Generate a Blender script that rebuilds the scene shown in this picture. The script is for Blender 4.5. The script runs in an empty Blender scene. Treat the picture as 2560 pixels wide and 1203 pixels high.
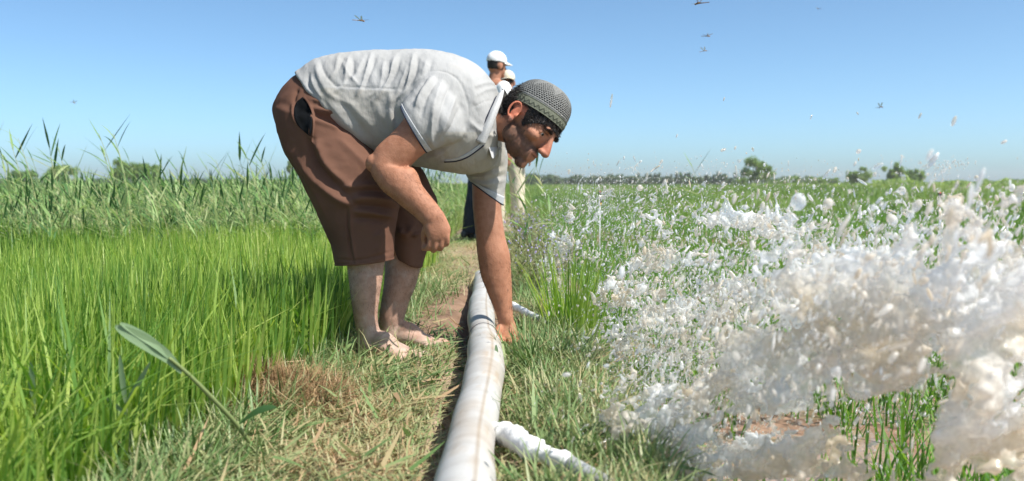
import bpy, math, random
import numpy as np
from mathutils import Vector, Matrix

# ------------------------------------------------------------------ camera, sky, sun
F, H, HY, CX = 2300.0, 0.55, 455.0, 1280.0        # focal length in photo pixels, eye height, horizon row, centre column
scn = bpy.context.scene
col = scn.collection
cam = bpy.data.cameras.new('camera'); camo = bpy.data.objects.new('camera', cam); col.objects.link(camo)
camo.location = (0, 0, H); camo.rotation_euler = (math.radians(90), 0, 0)
cam.sensor_width = 36.0; cam.lens = 36.0 * F / 2560.0
cam.shift_y = -(601.5 - HY) / 2560.0
cam.clip_start = 0.05; cam.clip_end = 5000
cam.dof.use_dof = True; cam.dof.focus_distance = 2.9; cam.dof.aperture_fstop = 4.0
scn.camera = camo
SUN_EL, SUN_AZ = math.radians(54), math.radians(118)
w = bpy.data.worlds.new('World'); scn.world = w; w.use_nodes = True
nt = w.node_tree; bg = nt.nodes['Background']
sk = nt.nodes.new('ShaderNodeTexSky'); sk.sky_type = 'NISHITA'; sk.sun_disc = False
sk.sun_elevation = SUN_EL; sk.sun_rotation = SUN_AZ
sk.air_density = 0.5; sk.dust_density = 1.2; sk.ozone_density = 2.8; sk.altitude = 0
mxs = nt.nodes.new('ShaderNodeMix'); mxs.data_type = 'RGBA'; mxs.blend_type = 'MULTIPLY'; mxs.inputs[0].default_value = 1; mxs.inputs[7].default_value = (.86, 1.03, .98, 1)
nt.links.new(sk.outputs[0], mxs.inputs[6]); nt.links.new(mxs.outputs[2], bg.inputs[0]); bg.inputs[1].default_value = 0.148
sl = bpy.data.lights.new('sun', 'SUN'); sl.energy = 4.9; sl.angle = math.radians(0.53); sl.color = (1.0, 0.955, 0.88)
so = bpy.data.objects.new('sun', sl); col.objects.link(so)
sd = Vector((math.cos(SUN_EL) * math.sin(SUN_AZ), math.cos(SUN_EL) * math.cos(SUN_AZ), math.sin(SUN_EL)))
so.rotation_euler = sd.to_track_quat('Z', 'Y').to_euler(); so.location = (3, -2, 6)
scn.view_settings.view_transform = 'Standard'; scn.view_settings.look = 'None'
scn.view_settings.exposure = 0.58; scn.view_settings.gamma = 1.0
scn.render.resolution_x = 1024; scn.render.resolution_y = 481

rng = np.random.default_rng(11); random.seed(5)

# ------------------------------------------------------------------ helpers
def P(px, py, Y):
    return np.array([(px - CX) / F * Y, Y, H - (py - HY) / F * Y])
def proj(v):
    Y = np.maximum(v[:, 1], 0.05)
    return CX + F * v[:, 0] / Y, HY - F * (v[:, 2] - H) / Y
_T = np.random.default_rng(3).random((64, 64, 64))
def vn(p, s=1.0, seed=0):
    q = np.asarray(p, float) * s + seed * 7.31
    i = np.floor(q).astype(int); f = q - i; f = f * f * (3 - 2 * f)
    r = 0
    for dx in (0, 1):
        for dy in (0, 1):
            for dz in (0, 1):
                wgt = (f[:, 0] if dx else 1 - f[:, 0]) * (f[:, 1] if dy else 1 - f[:, 1]) * (f[:, 2] if dz else 1 - f[:, 2])
                r = r + wgt * _T[(i[:, 0] + dx) % 64, (i[:, 1] + dy) % 64, (i[:, 2] + dz) % 64]
    return r
def fbm(p, s=1.0, seed=0, o=3):
    r = 0; a = 0.5; t = 0
    for k in range(o):
        r = r + a * vn(p, s * 2 ** k, seed + k); t += a; a *= .5
    return r / t
def sstep(a, b, x):
    t = np.clip((x - a) / (b - a), 0, 1); return t * t * (3 - 2 * t)

def tag(o, label=None, cat=None, group=None, kind=None):
    if label: o['label'] = label
    if cat: o['category'] = cat
    if group: o['group'] = group
    if kind: o['kind'] = kind
    return o
ORD = 'first second third fourth fifth sixth seventh eighth ninth tenth eleventh twelfth thirteenth fourteenth fifteenth sixteenth seventeenth eighteenth nineteenth twentieth twenty-first twenty-second twenty-third twenty-fourth twenty-fifth twenty-sixth twenty-seventh twenty-eighth twenty-ninth thirtieth thirty-first'.split()
def mesh_np(name, v, quads=None, tris=None, attrs=None, cols=None, smooth=True):
    me = bpy.data.meshes.new(name)
    v = np.asarray(v, np.float32)
    me.vertices.add(len(v)); me.vertices.foreach_set('co', v.ravel())
    q = np.asarray(quads, np.int32).reshape(-1, 4) if quads is not None and len(quads) else np.zeros((0, 4), np.int32)
    t = np.asarray(tris, np.int32).reshape(-1, 3) if tris is not None and len(tris) else np.zeros((0, 3), np.int32)
    idx = np.concatenate([q.ravel(), t.ravel()])
    me.loops.add(len(idx)); me.loops.foreach_set('vertex_index', idx)
    st = np.concatenate([np.arange(len(q)) * 4, len(q) * 4 + np.arange(len(t)) * 3]).astype(np.int32)
    me.polygons.add(len(st)); me.polygons.foreach_set('loop_start', st)
    me.update(calc_edges=True); me.validate()
    if smooth: me.polygons.foreach_set('use_smooth', np.ones(len(me.polygons), bool))
    setat(me, attrs, cols)
    return me
def setat(me, attrs=None, cols=None):
    for k, a in (attrs or {}).items():
        at = me.attributes.new(k, 'FLOAT', 'POINT'); at.data.foreach_set('value', np.asarray(a, np.float32))
    if cols is not None:
        c = np.ones((len(me.vertices), 4), np.float32); c[:, :3] = cols
        at = me.attributes.new('col', 'FLOAT_COLOR', 'POINT'); at.data.foreach_set('color', c.ravel())
def link(name, me, mat, parent=None, loc=None):
    o = bpy.data.objects.new(name, me); col.objects.link(o)
    if mat is not None:
        for m_ in (mat if isinstance(mat, (list, tuple)) else [mat]): me.materials.append(m_)
    if parent is not None: o.parent = parent
    if loc is not None: o.location = loc
    return o
def empty(name, loc=(0, 0, 0)):
    o = bpy.data.objects.new(name, None); col.objects.link(o); o.location = loc; o.empty_display_size = .05
    return o
def getco(me):
    a = np.zeros(len(me.vertices) * 3, np.float32); me.vertices.foreach_get('co', a); return a.reshape(-1, 3).astype(float)
def setco(me, v):
    me.vertices.foreach_set('co', np.asarray(v, np.float32).ravel()); me.update()
def getno(me):
    a = np.zeros(len(me.vertices) * 3, np.float32); me.vertex_normals.foreach_get('vector', a); return a.reshape(-1, 3).astype(float)
def join(parts):
    vs, qs, ts, n = [], [], [], 0
    for p in parts:
        v, q, t = p
        vs.append(np.asarray(v, float))
        if len(q): qs.append(np.asarray(q, int).reshape(-1, 4) + n)
        if len(t): ts.append(np.asarray(t, int).reshape(-1, 3) + n)
        n += len(v)
    return np.concatenate(vs), (np.concatenate(qs) if qs else []), (np.concatenate(ts) if ts else [])
def cat_interp(A, sub):
    A = np.asarray(A, float); n = len(A)
    if sub <= 1 or n < 2: return A
    out = []
    for i in range(n - 1):
        p0 = A[max(i - 1, 0)]; p1 = A[i]; p2 = A[i + 1]; p3 = A[min(i + 2, n - 1)]
        for k in range(sub):
            t = k / sub
            out.append(.5 * ((2 * p1) + (-p0 + p2) * t + (2 * p0 - 5 * p1 + 4 * p2 - p3) * t * t + (-p0 + 3 * p1 - 3 * p2 + p3) * t ** 3))
    out.append(A[-1]); return np.array(out)
def rings(C, A, B, n=28, sub=5, cap0=.6, cap1=.6, sq=1.0):
    S = cat_interp(np.hstack([C, A, B]), sub); C, A, B = S[:, :3], S[:, 3:6], S[:, 6:]
    def dome(c, a, b, t, k):
        r = min(np.linalg.norm(a), np.linalg.norm(b)) * k; L = []
        for ph in (30, 55, 75): L.append((c + t * r * math.sin(math.radians(ph)), a * math.cos(math.radians(ph)), b * math.cos(math.radians(ph))))
        return L, c + t * r
    t1 = C[-1] - C[-2]; t1 /= np.linalg.norm(t1) + 1e-9
    t0 = C[0] - C[1]; t0 /= np.linalg.norm(t0) + 1e-9
    D1, p1 = dome(C[-1], A[-1], B[-1], t1, cap1); D0, p0 = dome(C[0], A[0], B[0], t0, cap0)
    R = D0[::-1] + [(C[i], A[i], B[i]) for i in range(len(C))] + D1
    th = np.arange(n) * 2 * math.pi / n
    cs, sn = np.cos(th), np.sin(th)
    if sq != 1.0:
        cs = np.sign(cs) * np.abs(cs) ** sq; sn = np.sign(sn) * np.abs(sn) ** sq
    v = np.concatenate([c + np.outer(cs, a) + np.outer(sn, b) for c, a, b in R] + [[p0], [p1]])
    m = len(R); q = []; t = []
    i = np.arange(n); j = (i + 1) % n
    for k in range(m - 1): q.append(np.stack([k * n + i, k * n + j, (k + 1) * n + j, (k + 1) * n + i], 1))
    t.append(np.stack([np.full(n, m * n), j, i], 1)); t.append(np.stack([np.full(n, m * n + 1), (m - 1) * n + i, (m - 1) * n + j], 1))
    return v, np.concatenate(q), np.concatenate(t)
def ribs(L, **k):
    """cross-sections given by the two outline points seen from the side, their distance and half thickness"""
    C, A, B = [], [], []
    for r in L:
        p = P(r[0], r[1], r[4]); q = P(r[2], r[3], r[4]); sk_ = r[6] if len(r) > 6 else 0
        C.append((p + q) / 2); A.append((p - q) / 2); B.append(np.array([0, r[5], sk_]))
    return rings(np.array(C), np.array(A), np.array(B), **k)
def tube(C, ra, rb=None, ref=(0, 1, 0), **k):
    C = np.asarray(C, float); n = len(C); ra = np.broadcast_to(np.asarray(ra, float), (n,)); rb = ra if rb is None else np.broadcast_to(np.asarray(rb, float), (n,))
    T = np.gradient(C, axis=0); T /= np.linalg.norm(T, axis=1)[:, None] + 1e-9
    A = np.cross(T, np.asarray(ref, float)); A /= np.linalg.norm(A, axis=1)[:, None] + 1e-9
    B = np.cross(T, A)
    k.setdefault('cap0', 1); k.setdefault('cap1', 1)
    return rings(C, A * ra[:, None], B * rb[:, None], **k)
_ico = {}
def ico(s):
    if s not in _ico:
        import bmesh
        b = bmesh.new(); bmesh.ops.create_icosphere(b, subdivisions=s, radius=1)
        v = np.array([x.co[:] for x in b.verts]); f = np.array([[q.index for q in x.verts] for x in b.faces]); b.free(); _ico[s] = (v, f)
    return _ico[s]
def balls(C, R, s=2, rot=None):
    """C (n,3), R (n,) or (n,3); optional rot (n,3,3)"""
    v, f = ico(s); C = np.asarray(C, float).reshape(-1, 3); n = len(C); R = np.asarray(R, float)
    if R.ndim < 2: R = np.broadcast_to(R.reshape(-1, 1), (n, 3)) if R.size > 1 else np.full((n, 3), float(R))
    V = v[None] * R[:, None, :]
    if rot is not None: V = np.einsum('nij,nkj->nki', rot, V)
    V = V + C[:, None, :]
    T = f[None] + (np.arange(n) * len(v))[:, None, None]
    return V.reshape(-1, 3), [], T.reshape(-1, 3)
def ell(c, r, M=None):
    return balls([c], np.array([r]), 3, None if M is None else M[None])
def fuse(parts, voxel, smooth=4, fac=.5):
    v, q, t = join(parts); me = mesh_np('tmp', v, q, t)
    o = bpy.data.objects.new('tmp', me); col.objects.link(o)
    m = o.modifiers.new('r', 'REMESH'); m.mode = 'VOXEL'; m.voxel_size = voxel; m.adaptivity = 0
    if smooth:
        s = o.modifiers.new('s', 'SMOOTH'); s.factor = fac; s.iterations = smooth
    dg = bpy.context.evaluated_depsgraph_get(); dg.update()
    r = bpy.data.meshes.new_from_object(o.evaluated_get(dg))
    bpy.data.objects.remove(o); bpy.data.meshes.remove(me)
    r.polygons.foreach_set('use_smooth', np.ones(len(r.polygons), bool))
    return r
def polys(me):
    n = len(me.polygons); tot = np.zeros(n, np.int32); st = np.zeros(n, np.int32); idx = np.zeros(len(me.loops), np.int32)
    me.polygons.foreach_get('loop_total', tot); me.polygons.foreach_get('loop_start', st); me.loops.foreach_get('vertex_index', idx)
    m4 = tot == 4; q = idx[st[m4][:, None] + np.arange(4)] if m4.any() else np.zeros((0, 4), int)
    m3 = tot == 3; t = idx[st[m3][:, None] + np.arange(3)] if m3.any() else np.zeros((0, 3), int)
    return q, t
def submesh(me, vmask, offset=0.0, name='patch', thick=0.0, scale_n=None):
    """the part of a mesh whose vertices are in vmask, lifted along its normals; thick adds a rim so that it has an edge"""
    v = getco(me); no = getno(me); q, t = polys(me)
    q = q[vmask[q].all(1)] if len(q) else q; t = t[vmask[t].all(1)] if len(t) else t
    used = np.unique(np.concatenate([q.ravel(), t.ravel()]).astype(int)); mp = -np.ones(len(v), int); mp[used] = np.arange(len(used))
    off = offset if scale_n is None else offset * scale_n[used][:, None]
    vo = v[used] + no[used] * off
    q2 = mp[q.astype(int)]; t2 = mp[t.astype(int)]
    r = mesh_np(name, vo, q2, t2)
    if thick:
        o = bpy.data.objects.new('tmp', r); col.objects.link(o); m = o.modifiers.new('s', 'SOLIDIFY'); m.thickness = thick; m.offset = -1
        dg = bpy.context.evaluated_depsgraph_get(); dg.update(); r2 = bpy.data.meshes.new_from_object(o.evaluated_get(dg))
        bpy.data.objects.remove(o); bpy.data.meshes.remove(r); r = r2
    return r, used
def inpoly(x, y, poly):
    r = np.zeros(len(x), bool); n = len(poly); j = n - 1
    for i in range(n):
        xi, yi = poly[i]; xj, yj = poly[j]
        c = ((yi > y) != (yj > y)) & (x < (xj - xi) * (y - yi) / (yj - yi + 1e-12) + xi)
        r ^= c; j = i
    return r
def folds(me, L, near=True):
    """raise or press creases along lines traced on the near side of the cloth: (points, amplitude in m, width in px)"""
    v = getco(me); no = getno(me); x, y = proj(v); d = np.zeros(len(v))
    for pts, amp, wd in L:
        pts = cat_interp(np.array(pts, float), 4); best = np.full(len(v), 1e9); par = np.zeros(len(v)); m = len(pts) - 1
        for i in range(m):
            a, b = pts[i], pts[i + 1]; ab = b - a; L2 = (ab ** 2).sum() + 1e-9
            t = np.clip(((x - a[0]) * ab[0] + (y - a[1]) * ab[1]) / L2, 0, 1)
            dd = np.hypot(x - a[0] - t * ab[0], y - a[1] - t * ab[1]); u = dd < best
            best[u] = dd[u]; par[u] = (i + t[u]) / m
        e = sstep(0, .25, par) * sstep(0, .3, 1 - par) * .75 + .25
        d += amp * np.exp(-(best / wd) ** 1.5) * e
    msk = sstep(-.15, .25, -no[:, 1]) if near else 1
    setco(me, v + no * (d * msk)[:, None])

# ------------------------------------------------------------------ materials
def newmat(name):
    m = bpy.data.materials.new(name); m.use_nodes = True; n = m.node_tree; return m, n, n.nodes['Principled BSDF']
def pmat(name, c1, c2=None, scale=8, rough=.6, bump=0, bscale=60, spec=.4, detail=5, lo=.35, hi=.65, attr=False, sss=0, trans=0, metal=0, stretch=None, c3=None, bdist=.002):
    m, n, b = newmat(name); L = n.links
    tc = n.nodes.new('ShaderNodeTexCoord'); src = tc.outputs['Object']
    if stretch:
        mp = n.nodes.new('ShaderNodeMapping'); mp.inputs['Scale'].default_value = stretch; L.new(src, mp.inputs[0]); src = mp.outputs[0]
    colr = None
    if attr:
        a = n.nodes.new('ShaderNodeAttribute'); a.attribute_name = 'col'; colr = a.outputs['Color']
    if c2 is not None:
        t = n.nodes.new('ShaderNodeTexNoise'); t.inputs['Scale'].default_value = scale; t.inputs['Detail'].default_value = detail; L.new(src, t.inputs['Vector'])
        r = n.nodes.new('ShaderNodeValToRGB'); r.color_ramp.elements[0].position = lo; r.color_ramp.elements[1].position = hi
        r.color_ramp.elements[0].color = (*c1, 1); r.color_ramp.elements[1].color = (*c2, 1)
        if c3 is not None:
            e = r.color_ramp.elements.new((lo + hi) / 2); e.color = (*c3, 1)
        L.new(t.outputs[0], r.inputs[0])
        if colr is not None:
            mx = n.nodes.new('ShaderNodeMix'); mx.data_type = 'RGBA'; mx.blend_type = 'MULTIPLY'; mx.inputs[0].default_value = 1
            L.new(colr, mx.inputs[6]); L.new(r.outputs[0], mx.inputs[7]); colr = mx.outputs[2]
        else: colr = r.outputs[0]
    if colr is None: b.inputs['Base Color'].default_value = (*c1, 1)
    else: L.new(colr, b.inputs['Base Color'])
    b.inputs['Roughness'].default_value = rough; b.inputs['Specular IOR Level'].default_value = spec; b.inputs['Metallic'].default_value = metal
    b.inputs['Transmission Weight'].default_value = trans
    if sss: b.inputs['Subsurface Weight'].default_value = sss; b.inputs['Subsurface Radius'].default_value = (.01, .004, .002); b.inputs['Subsurface Scale'].default_value = 1
    if bump:
        t2 = n.nodes.new('ShaderNodeTexNoise'); t2.inputs['Scale'].default_value = bscale; t2.inputs['Detail'].default_value = 4; L.new(src, t2.inputs['Vector'])
        bp = n.nodes.new('ShaderNodeBump'); bp.inputs['Strength'].default_value = bump; bp.inputs['Distance'].default_value = bdist
        L.new(t2.outputs[0], bp.inputs['Height']); L.new(bp.outputs[0], b.inputs['Normal'])
    return m
def leafmat(name, cols, transl=.38, rough=.45, tcol=1.25):
    m, n, b = newmat(name); L = n.links
    a = n.nodes.new('ShaderNodeAttribute'); a.attribute_name = 'tint'
    r = n.nodes.new('ShaderNodeValToRGB'); els = r.color_ramp.elements
    while len(els) < len(cols): els.new(.5)
    for i, c in enumerate(cols): els[i].position = i / (len(cols) - 1); els[i].color = (*c, 1)
    L.new(a.outputs['Fac'], r.inputs[0]); L.new(r.outputs[0], b.inputs['Base Color'])
    b.inputs['Roughness'].default_value = rough; b.inputs['Specular IOR Level'].default_value = .35
    tr = n.nodes.new('ShaderNodeBsdfTranslucent'); hs = n.nodes.new('ShaderNodeHueSaturation'); hs.inputs['Value'].default_value = tcol; hs.inputs['Saturation'].default_value = 1.15; hs.inputs['Hue'].default_value = .49
    L.new(r.outputs[0], hs.inputs['Color']); L.new(hs.outputs[0], tr.inputs[0])
    mx = n.nodes.new('ShaderNodeMixShader'); mx.inputs[0].default_value = transl
    L.new(b.outputs[0], mx.inputs[1]); L.new(tr.outputs[0], mx.inputs[2]); L.new(mx.outputs[0], n.nodes['Material Output'].inputs[0])
    return m
M = {}
M['rice'] = leafmat('rice_leaf', [(.05, .13, .025), (.15, .29, .05), (.33, .46, .095), (.48, .56, .16), (.58, .53, .27)], .5, tcol=1.35)
M['reed'] = leafmat('reed_leaf', [(.04, .10, .035), (.10, .21, .07), (.20, .34, .11), (.33, .46, .18), (.48, .5, .27)], .42)
M['stem'] = leafmat('reed_stem', [(.16, .22, .08), (.3, .34, .14), (.45, .42, .22)], .1)
M['turf'] = leafmat('turf_blade', [(.05, .11, .03), (.13, .22, .07), (.25, .33, .14), (.40, .38, .2), (.46, .31, .18)], .3)
M['straw'] = leafmat('straw', [(.17, .095, .045), (.4, .27, .14), (.55, .42, .25)], .15)
M['meadow'] = leafmat('meadow_grass', [(.06, .13, .03), (.12, .23, .05), (.2, .31, .075), (.3, .37, .13)], .4)
M['seedling'] = leafmat('seedling_leaf', [(.05, .14, .025), (.12, .27, .045), (.22, .38, .07)], .45)
M['crown'] = leafmat('tree_leaf', [(.11, .19, .055), (.21, .32, .09), (.34, .45, .15)], .5)
M['crown_far'] = leafmat('far_tree_leaf', [(.07, .11, .05), (.12, .18, .08), (.19, .25, .12)], .4)
M['bark'] = pmat('bark', (.12, .085, .055), (.22, .17, .12), 20, .85, .5, 40)
M['soil'] = pmat('soil', (.19, .13, .085), (.40, .30, .215), 2.2, .9, .7, 22, .2, 9, .3, .75, bdist=.02)
M['mud'] = pmat('mud', (.22, .15, .105), (.36, .265, .2), 14, .55, .8, 45, .45, 8, .3, .7, bdist=.006)

# ------------------------------------------------------------------ ground
def gz(x, y):
    x = np.asarray(x, float); y = np.asarray(y, float)
    p = np.stack([x, y, np.zeros_like(x)], -1).reshape(-1, 3)
    nz = (fbm(p, 1.3, 2) - .5).reshape(x.shape); nf = (fbm(p, 9, 5) - .5).reshape(x.shape)
    near = np.exp(-np.maximum(y - 10, 0) / 12)
    l = sstep(-.62 + .05 * np.clip(y - 2, 0, 2) + nz * .2, -.88 + .05 * np.clip(y - 2, 0, 2) + nz * .2, x) * -.14
    r = sstep(.14 + nz * .3, .40 + nz * .3, x) * -.17
    top = (1 - sstep(.15, .4, x)) * (1 - sstep(-.62, -.95, x) * 1)
    far = sstep(25, 60, y)
    z = (l + r) * (1 - far) - .16 * far
    return z + nf * .035 * near * (.35 + .65 * top) + nz * .03 * near - .035 * np.exp(-((x + .135 + .012 * (y - 2)) / .035) ** 2) * (y < 4.8) + .035 * np.exp(-((x + .3) / .22) ** 2 - ((y - 4.1) / .7) ** 2)
def axis(segs):
    a = [];
    for s, e, d in segs: a += list(np.arange(s, e, d))
    return np.array(a + [segs[-1][1]])
xs = axis([(-420, -200, 40), (-200, -30, 10), (-30, -6, 1), (-6, -1.2, .12), (-1.2, 1.2, .02), (1.2, 6, .12), (6, 30, 1), (30, 200, 10), (200, 420, 40)])
ys = axis([(-40, -2, 4), (-2, 1, .2), (1, 5, .02), (5, 12, .06), (12, 40, .6), (40, 200, 8), (200, 600, 40)])
gx, gy = np.meshgrid(xs, ys); g_z = gz(gx, gy)
gv = np.stack([gx, gy, g_z], -1).reshape(-1, 3); nx, ny = len(xs), len(ys)
i, j = np.meshgrid(np.arange(nx - 1), np.arange(ny - 1)); k = (j * nx + i).ravel()
gq = np.stack([k, k + 1, k + nx + 1, k + nx], 1)
wet = np.clip(np.exp(-((gv[:, 0] + .31) / .28) ** 4 - ((gv[:, 1] - 3.85) / .85) ** 4) + sstep(.25, .42, gv[:, 0]) * (gv[:, 1] < 12), 0, 1)
gcol = np.array([1, 1, 1]) * (1 - wet[:, None]) + np.array([.72, .62, .58]) * wet[:, None]
M['soil'] = pmat('soil_damp', (.21, .145, .095), (.42, .315, .23), 7, .85, .9, 26, .25, 9, .3, .75, attr=True, bdist=.02)
ground = link('ground', mesh_np('ground', gv, gq, None, None, gcol), M['soil']); tag(ground, 'trodden earth bank and low flat fields', kind='structure')
# muddy water standing in the right-hand field
mw, nw, bw = newmat('muddy_water'); bw.inputs['Base Color'].default_value = (.34, .235, .165, 1); bw.inputs['Roughness'].default_value = .12; bw.inputs['Specular IOR Level'].default_value = .6
t = nw.nodes.new('ShaderNodeTexNoise'); t.inputs['Scale'].default_value = 14; t.inputs['Detail'].default_value = 4; bp = nw.nodes.new('ShaderNodeBump'); bp.inputs['Strength'].default_value = .5; bp.inputs['Distance'].default_value = .01
tc = nw.nodes.new('ShaderNodeTexCoord'); nw.links.new(tc.outputs['Object'], t.inputs['Vector']); nw.links.new(t.outputs[0], bp.inputs['Height']); nw.links.new(bp.outputs[0], bw.inputs['Normal'])
def sheet(x0, x1, y0, y1, z, nn=2):
    a, b = np.meshgrid(np.linspace(x0, x1, nn), np.linspace(y0, y1, nn)); v = np.stack([a, b, np.full_like(a, z)], -1).reshape(-1, 3)
    i, j = np.meshgrid(np.arange(nn - 1), np.arange(nn - 1)); k = (j * nn + i).ravel(); return v, np.stack([k, k + 1, k + nn + 1, k + nn], 1)
v, q = sheet(.1, 12, .2, 9.5, -.163); wat = link('water', mesh_np('water', v, q), mw); tag(wat, 'shallow brown muddy water flooding the seedling field', kind='structure')

# ------------------------------------------------------------------ grass builders
def blades(base, h, wd, az, lean, bend, prof=(1, .95, .6, .06), ts=(0, .4, .75, 1), face=None, tint=None):
    """curved strips; base (n,3), everything else per blade"""
    n = len(base); az = np.asarray(az); L = len(ts); V = np.zeros((n, L, 2, 3)); fz = az + math.pi / 2 if face is None else face
    d = np.stack([np.cos(az), np.sin(az)], -1); s = np.stack([np.cos(fz), np.sin(fz)], -1)
    for k, t in enumerate(ts):
        ang = lean + bend * t; # inclination grows along the blade
        horiz = h * t * np.sin(lean + bend * t * .5); z = h * t * np.cos(lean + bend * t * .5)
        c = np.zeros((n, 3)); c[:, :2] = base[:, :2] + d * horiz[:, None]; c[:, 2] = base[:, 2] + z
        off = s * (wd * prof[k] * .5)[:, None]
        for e, sg in ((0, -1), (1, 1)):
            V[:, k, e, :] = c; V[:, k, e, :2] += sg * off; V[:, k, e, 2] += sg * wd * prof[k] * .12
    b = (np.arange(n) * L * 2)[:, None]
    q = np.concatenate([b + np.array([2 * k, 2 * k + 1, 2 * k + 3, 2 * k + 2]) for k in range(L - 1)], 0)
    T = rng.random(n) if tint is None else tint
    return V.reshape(-1, 3), q, np.repeat(np.clip(T, 0, 1), L * 2)
def blade_obj(name, parts, mat, label, cat, kind='stuff', parent=None, group=None, loc=None):
    v = []; q = []; t = []; n = 0
    for a, b, c in parts: v.append(a); q.append(b + n); t.append(c); n += len(a)
    v = np.concatenate(v)
    if loc is not None: v = v - np.asarray(loc)
    o = link(name, mesh_np(name, v, np.concatenate(q), None, {'tint': np.concatenate(t)}), mat, parent, loc if parent is None else None)
    return tag(o, label, cat, group, kind)
U = lambda a, b, n: rng.uniform(a, b, n)

# rice on the left: dense, bright, thigh-low
n = 98000
y = 1.15 + (6.3 - 1.15) * rng.random(n) ** 1.15; x = -.45 - rng.random(n) * (y * .72 + .75)
keep = x > -(y * .75 + .9)
p3 = np.stack([x, y, 0 * x], -1); cl = fbm(p3, 7, 1); keep &= cl > .33 + .08 * rng.random(n)
ex = -.83 + .085 * np.minimum(y, 4) - .22 * (fbm(p3, 2.5, 9) - .5); edge = (x > ex) | ((x > ex - .14) & (rng.random(n) < .55)); keep &= ~edge
x, y, p3 = x[keep], y[keep], p3[keep]; n = len(x)
ex = ex[keep]; hh = (.10 + .24 * fbm(p3, 2.2, 4) + .16 * rng.random(n)) * (0.72 + .42 * sstep(.0, .35, ex - x))
b = np.stack([x, y, gz(x, y) - .01], -1)
P1 = blades(b, hh * 1.05, U(.0042, .0095, n) * (.8 + .12 * y), U(0, 6.28, n), U(.0, .2, n), U(.02, 1.3, n) * rng.random(n) ** 2, prof=(.8, 1, .7, .04), tint=.1 + .62 * rng.random(n) + .6 * (fbm(p3, 1.2, 7) - .45))
n2 = 9000; y2 = U(1.2, 6, n2); x2 = -.9 + .07 * y2 - rng.random(n2) * (y2 * .6); b2 = np.stack([x2, y2, gz(x2, y2)], -1)
P2 = blades(b2, U(.32, .5, n2), U(.006, .011, n2), U(0, 6.28, n2), U(.02, .2, n2), U(.2, 1.6, n2), tint=.1 + .6 * rng.random(n2))
blade_obj('rice', [P1, P2], M['rice'], 'dense bright green rice growing in the left field', 'rice')

# turf and trampled cuttings on the bank
n = 95000
y = 1.2 + 8.5 * rng.random(n) ** 1.7; x = -.95 + 1.4 * rng.random(n)
p3 = np.stack([x, y, 0 * x], -1)
mudm = np.exp(-(((x + .31) / .25) ** 4 + ((y - 3.85) / .78) ** 4)) + np.exp(-(((x + .16) / .1) ** 4 + ((y - 5.0) / .8) ** 4)) + .8 * np.exp(-(((x + .2) / .25) ** 4 + ((y - 6.2) / .9) ** 4))
bare = .8 * sstep(.50, .62, fbm(p3, 3.0, 21)) * (x < .0) * (y > 3.0)
keep = (rng.random(n) > np.clip(mudm * 1.0 + bare + sstep(.15, .4, x + .25 * (fbm(p3, 2.2, 77) - .5)), 0, .985)) & (np.abs(x + .09) > .045 * (y < 4.6)) & ~((x > -.185 - .01 * (y - 2)) & (x < -.09) & (y < 4.6) & (rng.random(n) < .8))
def nearpipe(x, y, w=.03):
    r = np.zeros(len(x), bool)
    for (ax, ay), (bx_, by) in (((-.05, 1.83), (.17, 1.60)), ((-.01, 3.86), (.1, 3.48))):
        t = np.clip(((x - ax) * (bx_ - ax) + (y - ay) * (by - ay)) / ((bx_ - ax) ** 2 + (by - ay) ** 2), 0, 1); r |= np.hypot(x - ax - t * (bx_ - ax), (y - ay - t * (by - ay)) * 1.0 + .02) < w
    return r
keep &= ~nearpipe(x, y, .035)
x, y, p3 = x[keep], y[keep], p3[keep]; n = len(x)
dry = fbm(p3, 2.6, 31); mid = np.exp(-((x + .38) / .3) ** 2)
rt = sstep(.0, .12, x)
hh = U(.012, .055, n) * (1 + .8 * sstep(-.55, -.8, x) + .9 * rt)
b = np.stack([x, y, gz(x, y)], -1)
def bareok(x, y):
    g_ = np.exp(-(((x + .31) / .24) ** 4 + ((y - 3.85) / .76) ** 4)); return rng.random(len(x)) > .96 * g_
P1 = blades(b, hh * 1.1, U(.0028, .0068, n), U(0, 6.28, n), U(.3, 1.45, n), U(-.2, .9, n), tint=.02 + .46 * rng.random(n) + 1.3 * (dry - .45) * (0.6 + .7 * mid) + .16 * mid + .3 * (rng.random(n) < .12) + .24 * rt)
n3 = 26000; y = 1.2 + 7 * rng.random(n3) ** 1.6; x = -.85 + 1.35 * rng.random(n3); keep = (np.abs(x + .09) > .05) & (rng.random(n3) > .9 * np.exp(-(((x + .30) / .24) ** 4 + ((y - 3.75) / .6) ** 4)))
keep &= bareok(x, y); x, y = x[keep], y[keep]; n3 = len(x)
b = np.stack([x, y, gz(x, y) + U(.004, .03, n3)], -1)
P2 = blades(b, U(.03, .10, n3), U(.0016, .0035, n3), U(0, 6.28, n3), U(1.15, 1.6, n3), U(-.2, .35, n3), tint=.5 + .5 * rng.random(n3))
n4 = 12000; y = 1.3 + 6 * rng.random(n4) ** 1.5; x = np.where(rng.random(n4) < .5, U(.03, .28, n4), U(-.9, -.55, n4)); kp = ~nearpipe(x, y, .06) & bareok(x, y); x, y = x[kp], y[kp]; n4 = len(x); b = np.stack([x, y, gz(x, y)], -1)
P3 = blades(b, U(.05, .14, n4), U(.003, .006, n4), U(0, 6.28, n4), U(.1, .9, n4), U(.2, 1.5, n4), tint=.12 + .7 * rng.random(n4))
n5 = 900; y = 1.25 + 4.5 * rng.random(n5) ** 1.4; x = -.85 + 1.15 * rng.random(n5); kp = (np.abs(x + .09) > .07) & ~nearpipe(x, y, .06) & bareok(x, y); x, y = x[kp], y[kp]; n5 = len(x); b = np.stack([x, y, gz(x, y) + U(.012, .04, n5)], -1)
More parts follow.
